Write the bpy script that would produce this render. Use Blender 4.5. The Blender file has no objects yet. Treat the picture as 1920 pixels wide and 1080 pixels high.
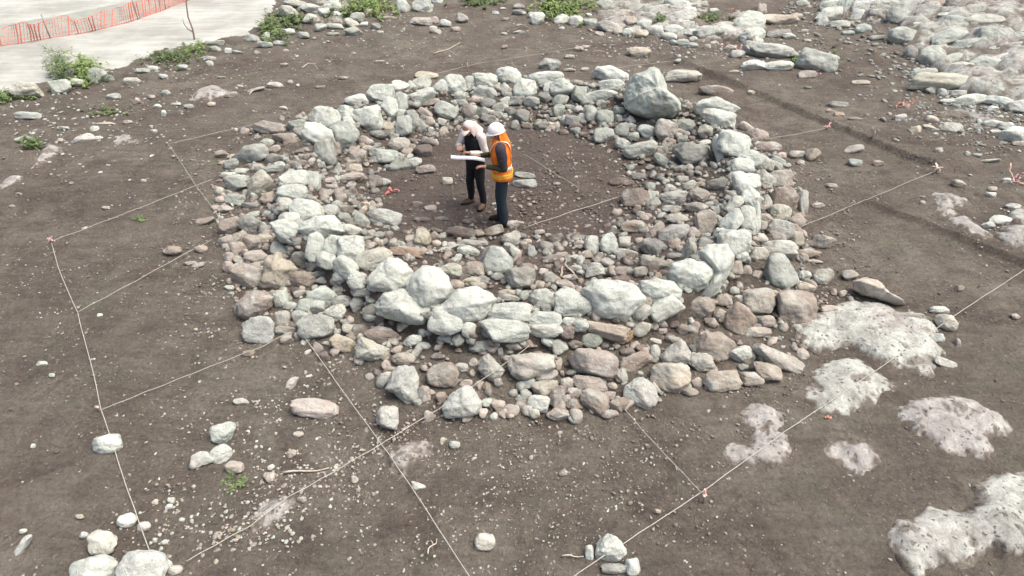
import bpy, math, random
import numpy as np
from mathutils import Vector, Matrix
random.seed(7); RNG = np.random.default_rng(11)
C = bpy.context.scene.collection
S = bpy.context.scene
# ------------------------------------------------------------------ camera
CH, PITCH, F = 5.8, math.radians(37.4), 1280.0
cd = bpy.data.cameras.new('camera'); cam = bpy.data.objects.new('camera', cd); C.objects.link(cam)
cd.sensor_width = 36; cd.lens = 24.0; cd.clip_start = 0.1; cd.clip_end = 3000
cam.location = (0, 0, CH); cam.rotation_euler = (math.pi/2-PITCH, 0, 0)
S.camera = cam
# ------------------------------------------------------------------ light
SUN_EL, SUN_AZ = math.radians(66), math.radians(95)      # azimuth from +Y towards +X
w = bpy.data.worlds.new('World'); S.world = w; w.use_nodes = True
nt = w.node_tree; nt.nodes.clear()
sk = nt.nodes.new('ShaderNodeTexSky'); sk.sky_type = 'NISHITA'; sk.sun_disc = False
sk.sun_elevation = SUN_EL; sk.sun_rotation = SUN_AZ; sk.dust_density = 8.0; sk.air_density = 1.0; sk.ozone_density = 0.6
bg = nt.nodes.new('ShaderNodeBackground'); bg.inputs['Strength'].default_value = 0.15
out = nt.nodes.new('ShaderNodeOutputWorld')
nt.links.new(sk.outputs[0], bg.inputs[0]); nt.links.new(bg.outputs[0], out.inputs[0])
sd = bpy.data.lights.new('sun', 'SUN'); sd.energy = 1.25; sd.angle = math.radians(35); sd.color = (1.0, 0.965, 0.91)
so = bpy.data.objects.new('sun', sd); C.objects.link(so); so.location = (3, 10, 20)
dv = Vector((math.sin(SUN_AZ)*math.cos(SUN_EL), math.cos(SUN_AZ)*math.cos(SUN_EL), math.sin(SUN_EL)))
so.rotation_euler = dv.to_track_quat('Z', 'Y').to_euler()
S.view_settings.view_transform = 'Standard'; S.view_settings.look = 'None'
S.view_settings.gamma = 1.0; S.view_settings.exposure = 0.78

# ------------------------------------------------------------------ pixel -> world
cp, sp = math.cos(PITCH), math.sin(PITCH)
RIGHT = np.array([1., 0, 0]); UP = np.array([0, sp, cp]); FWD = np.array([0, cp, -sp]); CAM = np.array([0, 0, CH])
def rays(px, py):
    px = np.atleast_1d(np.asarray(px, float)); py = np.atleast_1d(np.asarray(py, float))
    return RIGHT*((px-960)/F)[:, None] + UP*((540-py)/F)[:, None] + FWD     # unit depth
def plane(px, py, z=0.0):
    d = rays(px, py); t = (z-CH)/d[:, 2]
    return CAM + d*t[:, None]
# ------------------------------------------------------------------ noise
_P = np.random.default_rng(3).permutation(4096); _V = np.random.default_rng(4).random(4096)*2-1
def _h(i, j, k): return _V[_P[(_P[(_P[i & 4095]+j) & 4095]+k) & 4095]]
def noise3(p):
    p = np.asarray(p, float); i = np.floor(p).astype(int); f = p-i; u = f*f*(3-2*f); r = 0
    for a in (0, 1):
        for b in (0, 1):
            for c in (0, 1):
                wgt = (u[..., 0] if a else 1-u[..., 0])*(u[..., 1] if b else 1-u[..., 1])*(u[..., 2] if c else 1-u[..., 2])
                r = r+wgt*_h(i[..., 0]+a, i[..., 1]+b, i[..., 2]+c)
    return r
def fbm(p, o=3):
    r = 0; a = 1.0; p = np.asarray(p, float)
    for k in range(o): r = r+a*noise3(p+k*17.3); p = p*2.03; a *= .5
    return r
def n2(x, y, s, seed=0.): return noise3(np.stack([x*s, y*s, np.full_like(x, seed)], -1))
def sstep(x): x = np.clip(x, 0, 1); return x*x*(3-2*x)
# ------------------------------------------------------------------ the ring in plan
CREST = [(955,150),(900,155),(850,165),(780,170),(710,190),(665,210),(625,235),(590,260),(565,300),(545,350),(545,385),(565,420),(600,455),(640,480),(690,505),(740,535),(800,560),(870,585),(950,595),(1020,585),(1080,585),(1150,575),(1220,560),(1275,535),(1320,500),(1360,470),(1385,430),(1392,380),(1390,320),(1370,270),(1345,215),(1290,190),(1220,185),(1140,165),(1050,155)]
FOOT = [(470,235),(405,330),(405,400),(430,480),(440,560),(465,630),(520,640),(600,640),(690,680),(735,745),(830,785),(900,790),(990,770),(1080,795),(1160,775),(1230,755),(1320,730),(1400,730),(1500,690),(1530,600),(1525,520),(1510,420),(1500,350),(1460,290)]
FLOOR = [(690,350),(700,400),(780,430),(860,445),(950,450),(1050,445),(1120,425),(1185,380),(1190,340),(1140,285),(1060,250),(980,235),(900,235),(830,250),(760,290),(715,320)]
HC = 0.5
cw = plane(*zip(*CREST), z=HC)[:, :2]; CEN = (cw.max(0)+cw.min(0))/2
def polar(pts, n=128, extra=None):
    d = pts-CEN; th = np.arctan2(d[:, 1], d[:, 0]); r = np.hypot(d[:, 0], d[:, 1])
    if extra is not None: th = np.concatenate([th, extra[0]]); r = np.concatenate([r, extra[1]])
    o = np.argsort(th); th = th[o]; r = r[o]
    g = np.linspace(-math.pi, math.pi, n+1)
    return g, np.interp(g, np.concatenate([th-2*math.pi, th, th+2*math.pi]), np.tile(r, 3))
GT, RC = polar(cw)
def smooth(r, k=2):
    r = r[:-1]
    for _ in range(k): r = (np.roll(r, 1)+2*r+np.roll(r, -1))/4
    return np.append(r, r[0])
RC = smooth(RC)
fw = plane(*zip(*FOOT), z=0)[:, :2]
te = np.radians([35, 50, 70, 90, 110, 125]); re_ = np.interp(te, GT, RC)+0.5
_, RO = polar(fw, extra=(te, re_)); RO = smooth(np.maximum(RO, RC+0.35))
_, RI = polar(plane(*zip(*FLOOR), z=0)[:, :2]); RI = smooth(np.minimum(RI, RC-0.3))
# ------------------------------------------------------------------ terrain height
def seg(px1, px2):
    a = plane(*px1)[0, :2]; b = plane(*px2)[0, :2]; d = b-a; L = np.hypot(*d); d = d/L
    return a, d, L
STEPS = [(seg((1255,112), (1765,322)), 0.11), (seg((1630,385), (1960,520)), 0.08), ]
RIDGES = [(seg((330,1060), (740,830)), 0.035, 0.06), (seg((1560,890), (1680,940)), 0.02, .05)]
MOUNDS = [(1810,60,2.1,1.6,0.45),(1900,120,1.2,1.0,0.25),(1600,20,1.3,1.0,0.15),(1290,40,1.6,1.2,0.10),(640,20,1.6,1.2,0.25),(1050,10,1.5,1.0,0.15),(1790,165,1.2,.6,.12)]
def height(x, y):
    x = np.asarray(x, float); y = np.asarray(y, float)
    z = (0.035*n2(x, y, .35, 1.)+0.014*n2(x, y, 1.3, 2.))*np.clip((14.5-np.abs(x))/3, 0, 1)*np.clip((26-y)/5, 0, 1)
    z = np.where(y < 1, 0, z)
    dx = x-CEN[0]; dy = y-CEN[1]; r = np.hypot(dx, dy); th = np.arctan2(dy, dx)
    rc = np.interp(th, GT, RC); ro = np.interp(th, GT, RO); ri = np.interp(th, GT, RI)
    hw = 0.17
    top = HC-0.05
    inner = 0.30*np.clip((r-ri)/np.maximum(rc-hw-0.12-ri, .05), 0, 1) + (top-0.30)*sstep((r-(rc-hw-0.16))/0.16)
    o1 = rc+hw+0.14
    outer = np.where(r < o1, 0.17+(top-0.17)*(1-sstep((r-(rc+hw))/0.14)), 0.17*np.clip(1-(r-o1)/np.maximum(ro-o1, .05), 0, 1))
    ring = np.where(r < rc, inner, outer)
    z = z*np.where(ring > 0, .5, 1)+ring
    for (a, d, L), H in STEPS:
        t = (x-a[0])*d[0]+(y-a[1])*d[1]; s = -(x-a[0])*d[1]+(y-a[1])*d[0]
        s = s+0.03*n2(x, y, 2.2, 5.)
        m = sstep(t/.5+.5)*sstep((L-t)/.4+.5)
        z = z+H*m*sstep(s/0.07+.5)*np.exp(-np.clip(s, 0, None)/2.2)+0.02*m*np.exp(-(s/.07)**2)
    for (a, d, L), H, wd in RIDGES:
        t = (x-a[0])*d[0]+(y-a[1])*d[1]; s = -(x-a[0])*d[1]+(y-a[1])*d[0]
        m = sstep(t/.4+.5)*sstep((L-t)/.4+.5)
        z = z+H*m*np.exp(-(s/wd)**2)
    for mx, my, sx, sy, H in MOUNDS:
        q = MP[(mx, my)]
        z = z+H*np.exp(-((x-q[0])/sx)**2-((y-q[1])/sy)**2)
    return z
MP = {(m[0], m[1]): plane(m[0], m[1])[0] for m in MOUNDS}
def hit(px, py, lift=0.0):
    """where the sight line of a picture point meets the terrain raised by lift"""
    d = rays(px, py); n = len(d); lift = np.broadcast_to(np.asarray(lift, float), (n,))
    t0 = (1.6-CH)/d[:, 2]; t1 = (-0.4-CH)/d[:, 2]
    lo = t0.copy(); done = np.zeros(n, bool); res = t1.copy()
    N = 260; prev = None
    for k in range(N+1):
        t = t0+(t1-t0)*k/N; p = CAM+d*t[:, None]
        g = p[:, 2]-height(p[:, 0], p[:, 1])-lift
        if prev is not None:
            c = (~done) & (g <= 0)
            tt = t-(t1-t0)/N*(-g/np.maximum(prev-g, 1e-6))
            res[c] = tt[c]; done |= c
        prev = g
    return CAM+d*res[:, None], res
# ------------------------------------------------------------------ object helpers
def mesh_obj(name, v, f, m=None, parent=None, loc=None, smooth=True, col=None):
    me = bpy.data.meshes.new(name)
    v = np.asarray(v, np.float32)
    if loc is not None: v = v-np.asarray(loc, np.float32)
    if isinstance(f, np.ndarray):
        k = f.shape[1]; me.vertices.add(len(v)); me.vertices.foreach_set('co', v.ravel())
        me.loops.add(f.size); me.loops.foreach_set('vertex_index', f.astype(np.int32).ravel())
        me.polygons.add(len(f)); me.polygons.foreach_set('loop_start', np.arange(0, f.size, k, dtype=np.int32))
        me.update(calc_edges=True); me.validate()
    else:
        me.from_pydata(v.tolist(), [], f); me.update()
    me.polygons.foreach_set('use_smooth', np.full(len(me.polygons), smooth))
    if col is not None:
        at = me.color_attributes.new('tone', 'FLOAT_COLOR', 'POINT')
        at.data.foreach_set('color', np.c_[col, np.ones(len(col))].astype(np.float32).ravel())
    if m: me.materials.append(m)
    o = bpy.data.objects.new(name, me); C.objects.link(o)
    if loc is not None: o.location = loc
    if parent: o.parent = parent
    return o
def tag(o, label=None, cat=None, group=None, kind=None):
    if label: o['label'] = label
    if cat: o['category'] = cat
    if group: o['group'] = group
    if kind: o['kind'] = kind
    return o
def empty(name, loc):
    o = bpy.data.objects.new(name, None); C.objects.link(o); o.location = loc; o.empty_display_size = .1; return o
_ico = {}
def ico(n):
    if n in _ico: return _ico[n]
    t = (1+5**.5)/2
    v = [(-1,t,0),(1,t,0),(-1,-t,0),(1,-t,0),(0,-1,t),(0,1,t),(0,-1,-t),(0,1,-t),(t,0,-1),(t,0,1),(-t,0,-1),(-t,0,1)]
    f = [(0,11,5),(0,5,1),(0,1,7),(0,7,10),(0,10,11),(1,5,9),(5,11,4),(11,10,2),(10,7,6),(7,1,8),(3,9,4),(3,4,2),(3,2,6),(3,6,8),(3,8,9),(4,9,5),(2,4,11),(6,2,10),(8,6,7),(9,8,1)]
    v = [np.array(q, float)/np.linalg.norm(q) for q in v]
    for _ in range(n):
        c = {}; g = []
        def mid(a, b):
            k = (min(a, b), max(a, b))
            if k not in c: q = v[a]+v[b]; v.append(q/np.linalg.norm(q)); c[k] = len(v)-1
            return c[k]
        for a, b, d in f:
            x, y, z = mid(a, b), mid(b, d), mid(d, a); g += [(a, x, z), (b, y, x), (d, z, y), (x, y, z)]
        f = g
    _ico[n] = (np.array(v), np.array(f)); return _ico[n]
def tube(pts, r, sides=6, cap=True):
    pts = np.asarray(pts, float); n = len(pts); r = np.broadcast_to(np.asarray(r, float), (n,))
    T = np.gradient(pts, axis=0); T /= np.linalg.norm(T, axis=1)[:, None]+1e-9
    ref = np.array([0, 0, 1.]) if abs(T[0, 2]) < .9 else np.array([1., 0, 0])
    A = np.cross(T, ref); A /= np.linalg.norm(A, axis=1)[:, None]+1e-9; B = np.cross(T, A)
    a = np.linspace(0, 2*math.pi, sides, endpoint=False)
    v = (pts[:, None]+r[:, None, None]*(A[:, None]*np.cos(a)[None, :, None]+B[:, None]*np.sin(a)[None, :, None])).reshape(-1, 3)
    f = [(i*sides+k, i*sides+(k+1) % sides, (i+1)*sides+(k+1) % sides, (i+1)*sides+k) for i in range(n-1) for k in range(sides)]
    if cap: f += [tuple(range(sides))[::-1], tuple((n-1)*sides+k for k in range(sides))]
    return v, f
class MB:
    def __init__(s): s.v = []; s.f = []; s.n = 0
    def add(s, v, f):
        s.v.append(np.asarray(v, float)); s.f += [tuple(int(i)+s.n for i in q) for q in f]; s.n += len(v)
    def build(s, name, m, parent=None, loc=None, smooth=True): return mesh_obj(name, np.concatenate(s.v), s.f, m, parent, loc, smooth)
# ------------------------------------------------------------------ materials
def mat(name, rough=.9):
    m = bpy.data.materials.new(name); m.use_nodes = True; t = m.node_tree
    b = t.nodes['Principled BSDF']; b.inputs['Roughness'].default_value = rough
    b.inputs['Specular IOR Level'].default_value = .25
    return m, t, b
def N(t, k, **kw):
    n = t.nodes.new(k)
    for a, b in kw.items():
        if a in n.inputs: n.inputs[a].default_value = b
        else: setattr(n, a, b)
    return n
def noise(t, vec, scale, detail=4, rough=.6, dist=0):
    n = N(t, 'ShaderNodeTexNoise'); n.inputs['Scale'].default_value = scale; n.inputs['Detail'].default_value = detail
    n.inputs['Roughness'].default_value = rough; n.inputs['Distortion'].default_value = dist
    t.links.new(vec, n.inputs['Vector']); return n.outputs['Fac']
def ramp(t, fac, a, b, ca=(0,0,0,1), cb=(1,1,1,1)):
    n = N(t, 'ShaderNodeValToRGB'); n.color_ramp.elements[0].position = a; n.color_ramp.elements[1].position = b
    n.color_ramp.elements[0].color = ca; n.color_ramp.elements[1].color = cb
    t.links.new(fac, n.inputs['Fac']); return n.outputs['Color']
def mix(t, fac, a, b, mode='MIX'):
    n = N(t, 'ShaderNodeMix', data_type='RGBA', blend_type=mode)
    for s, q in ((0, fac), (6, a), (7, b)):
        if isinstance(q, (int, float)): n.inputs[s].default_value = q
        elif isinstance(q, tuple): n.inputs[s].default_value = q if len(q) == 4 else q+(1,)
        else: t.links.new(q, n.inputs[s])
    return n.outputs[2]
def bump(t, b, hgt, strength, dist, prev=None):
    n = N(t, 'ShaderNodeBump'); n.inputs['Strength'].default_value = strength; n.inputs['Distance'].default_value = dist
    t.links.new(hgt, n.inputs['Height'])
    if prev is not None: t.links.new(prev, n.inputs['Normal'])
    t.links.new(n.outputs[0], b.inputs['Normal']); return n.outputs[0]
def mathr(t, v, d):
    n = N(t, 'ShaderNodeMath', operation='DIVIDE'); t.links.new(v, n.inputs[0]); n.inputs[1].default_value = d; return n.outputs[0]
def stone_material(name, attr=False):
    m, t, b = mat(name, .92)
    tc = N(t, 'ShaderNodeTexCoord').outputs['Object']
    if attr: base = N(t, 'ShaderNodeAttribute', attribute_name='tone').outputs['Color']; vec = tc; rnd = None
    else:
        oi = N(t, 'ShaderNodeObjectInfo'); base = oi.outputs['Color']; rnd = oi.outputs['Random']
        mul = N(t, 'ShaderNodeVectorMath', operation='SCALE'); mul.inputs[0].default_value = (37., 91., 53.)
        t.links.new(rnd, mul.inputs['Scale'])
        sc = N(t, 'ShaderNodeMapRange'); sc.inputs['To Min'].default_value = .55; sc.inputs['To Max'].default_value = 1.5; t.links.new(rnd, sc.inputs['Value'])
        m0 = N(t, 'ShaderNodeVectorMath', operation='SCALE'); t.links.new(tc, m0.inputs[0]); t.links.new(sc.outputs[0], m0.inputs['Scale'])
        ad = N(t, 'ShaderNodeVectorMath', operation='ADD'); t.links.new(m0.outputs[0], ad.inputs[0]); t.links.new(mul.outputs[0], ad.inputs[1]); vec = ad.outputs[0]
    a = noise(t, vec, 7, 5, .62, .4); g = noise(t, vec, 3.2, 3, .5, .5); fine = noise(t, vec, 60, 3, .7); sp_ = noise(t, vec, 24, 4, .75); st_ = noise(t, vec, 4.5, 4, .6, 1.0)
    c = mix(t, .8, base, ramp(t, a, .3, .7, (.74,.73,.71,1), (1.18,1.19,1.17,1)), 'MULTIPLY')
    c = mix(t, ramp(t, g, .50, .68, (0,0,0,1), (.5,.5,.5,1)), c, (.47,.51,.46))                 # lichen and dry dust
    c = mix(t, ramp(t, st_, .56, .72, (0,0,0,1), (.6,.6,.6,1)), c, (.20,.165,.135))                # earth stains
    thr = ramp(t, sp_, .59, .68, (0,0,0,1), (.7,.7,.7,1)); k = ramp(t, rnd, .3, .9) if rnd is not None else ramp(t, g, .3, .7)
    c = mix(t, mix(t, 1.0, thr, k, 'MULTIPLY'), c, (.12,.115,.10))                              # dark crusts in the pores, some stones only
    c = mix(t, .5, c, ramp(t, fine, .3, .7, (.78,.78,.78,1), (1.2,1.2,1.2,1)), 'MULTIPLY')
    t.links.new(c, b.inputs['Base Color'])
    p = bump(t, b, a, .6, .06); p = bump(t, b, sp_, .55, .03, p); bump(t, b, fine, .4, .008, p)
    return m
M_STONE = stone_material('stone'); M_FILL = stone_material('small_stone', True)
def soil_material():
    m, t, b = mat('soil', .97)
    tc = N(t, 'ShaderNodeTexCoord').outputs['Object']
    big = noise(t, tc, .55, 4, .6, .4); mid = noise(t, tc, 2.3, 5, .65, .3); fin = noise(t, tc, 22, 5, .75); grit = noise(t, tc, 85, 2, .8)
    c = mix(t, ramp(t, big, .38, .62), (.148,.131,.112), (.212,.196,.164))
    c = mix(t, ramp(t, mid, .42, .66, (0,0,0,1), (.7,.7,.7,1)), c, (.118,.100,.086))
    g2 = noise(t, tc, 1.1, 4, .6, .8)
    c = mix(t, ramp(t, g2, .57, .68, (0,0,0,1), (.45,.45,.45,1)), c, (.135,.148,.105))
    dmp = noise(t, tc, .8, 5, .65, 1.2); c = mix(t, ramp(t, dmp, .54, .64, (0,0,0,1), (.6,.6,.6,1)), c, (.094,.077,.066))   # damp turned earth
    dry = noise(t, tc, 1.7, 6, .7, .6); c = mix(t, ramp(t, dry, .58, .70, (0,0,0,1), (.5,.5,.5,1)), c, (.235,.215,.180))
    vd = N(t, 'ShaderNodeVectorMath', operation='DISTANCE'); t.links.new(tc, vd.inputs[0]); vd.inputs[1].default_value = (float(CEN[0]), float(CEN[1]), .2)
    vn = N(t, 'ShaderNodeMath', operation='MULTIPLY_ADD'); t.links.new(mid, vn.inputs[0]); vn.inputs[1].default_value = 2.2; t.links.new(vd.outputs['Value'], vn.inputs[2])
    c = mix(t, ramp(t, mathr(t, vn.outputs[0], 6.5), .60, .86, (.62,.62,.62,1), (0,0,0,1)), c, (.100,.080,.074))    # damp dug earth in and round the ring
    mp_ = N(t, 'ShaderNodeMapping'); mp_.inputs['Scale'].default_value = (1.2, 7, 1); mp_.inputs['Rotation'].default_value = (0, 0, .45); t.links.new(tc, mp_.inputs['Vector'])
    scr = noise(t, mp_.outputs[0], 1.3, 5, .7, .5); c = mix(t, .55, c, ramp(t, scr, .35, .65, (.72,.71,.70,1), (1.22,1.2,1.18,1)), 'MULTIPLY')   # trowel and rake marks
    c = mix(t, .8, c, ramp(t, fin, .3, .7, (.62,.62,.62,1), (1.40,1.38,1.34,1)), 'MULTIPLY')
    v = N(t, 'ShaderNodeTexVoronoi'); v.inputs['Scale'].default_value = 24; v.inputs['Randomness'].default_value = 1; t.links.new(tc, v.inputs['Vector'])
    sel = N(t, 'ShaderNodeSeparateColor'); t.links.new(v.outputs['Color'], sel.inputs[0])
    dens = noise(t, tc, 1.4, 3, .6)
    m1 = N(t, 'ShaderNodeMath', operation='LESS_THAN'); t.links.new(v.outputs['Distance'], m1.inputs[0]); m1.inputs[1].default_value = .24
    ad = N(t, 'ShaderNodeMath', operation='ADD'); t.links.new(sel.outputs[0], ad.inputs[0]); t.links.new(dens, ad.inputs[1])
    m2 = N(t, 'ShaderNodeMath', operation='GREATER_THAN'); t.links.new(ad.outputs[0], m2.inputs[0]); m2.inputs[1].default_value = 1.36
    mm = N(t, 'ShaderNodeMath', operation='MULTIPLY'); t.links.new(m1.outputs[0], mm.inputs[0]); t.links.new(m2.outputs[0], mm.inputs[1])
    mc = N(t, 'ShaderNodeMath', operation='MULTIPLY'); t.links.new(mm.outputs[0], mc.inputs[0]); mc.inputs[1].default_value = .6
    c = mix(t, mc.outputs[0], c, (.30,.275,.235))                                                # grit lying in the soil
    t.links.new(c, b.inputs['Base Color'])
    clod = noise(t, tc, 11, 5, .8); p = bump(t, b, mid, .5, .06); p = bump(t, b, clod, .6, .06, p); p = bump(t, b, fin, 1.0, .04, p); bump(t, b, grit, .5, .008, p)
    return m
M_SOIL = soil_material()
def outcrop_material():
    m, t, b = mat('pale_bedrock', .92)
    tc = N(t, 'ShaderNodeTexCoord').outputs['Object']
    base = N(t, 'ShaderNodeAttribute', attribute_name='tone').outputs['Color']
    fine = noise(t, tc, 40, 4, .75); med = noise(t, tc, 9, 5, .75, .6); big = noise(t, tc, 3, 4, .6, .8)
    c = mix(t, .9, base, ramp(t, med, .3, .68, (1.2,1.2,1.2,1), (.62,.60,.58,1)), 'MULTIPLY')
    c = mix(t, .9, c, ramp(t, big, .36, .64, (.66,.64,.63,1), (1.14,1.16,1.14,1)), 'MULTIPLY')
    v = N(t, 'ShaderNodeTexVoronoi'); v.inputs['Scale'].default_value = 17; ns = N(t, 'ShaderNodeTexNoise'); ns.inputs['Scale'].default_value = 14; ns.inputs['Detail'].default_value = 3; t.links.new(tc, ns.inputs['Vector']); vs = N(t, 'ShaderNodeVectorMath', operation='SCALE'); vs.inputs['Scale'].default_value = .11; t.links.new(ns.outputs['Color'], vs.inputs[0]); va = N(t, 'ShaderNodeVectorMath', operation='ADD'); t.links.new(tc, va.inputs[0]); t.links.new(vs.outputs[0], va.inputs[1]); t.links.new(va.outputs[0], v.inputs['Vector'])
    sel = N(t, 'ShaderNodeSeparateColor'); t.links.new(v.outputs['Color'], sel.inputs[0])
    dis = N(t, 'ShaderNodeMath', operation='MULTIPLY_ADD'); t.links.new(med, dis.inputs[0]); dis.inputs[1].default_value = .5; t.links.new(v.outputs['Distance'], dis.inputs[2])
    rad = N(t, 'ShaderNodeMath', operation='MULTIPLY_ADD'); t.links.new(sel.outputs[0], rad.inputs[0]); rad.inputs[1].default_value = -.43; t.links.new(dis.outputs[0], rad.inputs[2])
    pit = ramp(t, rad.outputs[0], .10, .17, (.65,.65,.65,1), (0,0,0,1))
    c = mix(t, pit, c, (.085,.072,.063))                                                       # soil caught in the pits
    c = mix(t, .6, c, ramp(t, fine, .3, .7, (.75,.75,.75,1), (1.2,1.2,1.2,1)), 'MULTIPLY')
    t.links.new(c, b.inputs['Base Color'])
    inv = ramp(t, rad.outputs[0], .10, .20)
    p = bump(t, b, inv, .7, .04); p = bump(t, b, med, .7, .05, p); bump(t, b, fine, .6, .012, p)
    return m
M_ROCK = outcrop_material()
def plain(name, col, rough=.8, var=.25, scale=30, bs=.2):
    m, t, b = mat(name, rough); tc = N(t, 'ShaderNodeTexCoord').outputs['Object']
    n = noise(t, tc, scale, 4, .6)
    c = mix(t, 1.0, col, ramp(t, n, .3, .7, (1-var,)*3+(1,), (1+var,)*3+(1,)), 'MULTIPLY')
    t.links.new(c, b.inputs['Base Color']); bump(t, b, n, bs, .01); return m
# ------------------------------------------------------------------ ground sheet
def axis(lo, hi, s, far, g=1.35):
    a = list(np.arange(lo, hi+s/2, s)); st = s; x = a[0]; L = []
    while x > -far: st *= g; x -= st; L.append(x)
    st = s; x = a[-1]; R_ = []
    while x < far: st *= g; x += st; R_.append(x)
    return np.array(L[::-1]+a+R_)
gx = axis(-12.5, 12.5, .045, 500)
gy = np.arange(2.0, 13, .045); far = []; st = .045; yv = gy[-1]
while yv < 26: st = min(st*1.02, .12); yv += st; far.append(yv)
while yv < 600: st *= 1.35; yv += st; far.append(yv)
near = []; st = .045; yv = gy[0]
while yv > -300: st *= 1.4; yv -= st; near.append(yv)
gy = np.array(near[::-1]+list(gy)+far)
X, Y = np.meshgrid(gx, gy); Z = height(X.ravel(), Y.ravel())
rr = np.hypot(X.ravel(), Y.ravel()-8); Z = np.where(rr > 35, Z*np.clip(1-(rr-35)/40, 0, 1), Z)
Z = Z+(0.014*n2(X.ravel(), Y.ravel(), 2.6, 13.)+0.013*n2(X.ravel(), Y.ravel(), 6., 3.)+0.010*n2(X.ravel(), Y.ravel(), 13., 4.))*(rr < 18)
nx, ny = len(gx), len(gy); idx = np.arange(nx*ny).reshape(ny, nx)
quads = np.stack([idx[:-1, :-1], idx[:-1, 1:], idx[1:, 1:], idx[1:, :-1]], -1).reshape(-1, 4)
tag(mesh_obj('ground', np.stack([X.ravel(), Y.ravel(), Z], -1), quads, M_SOIL), kind='structure')
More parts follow.
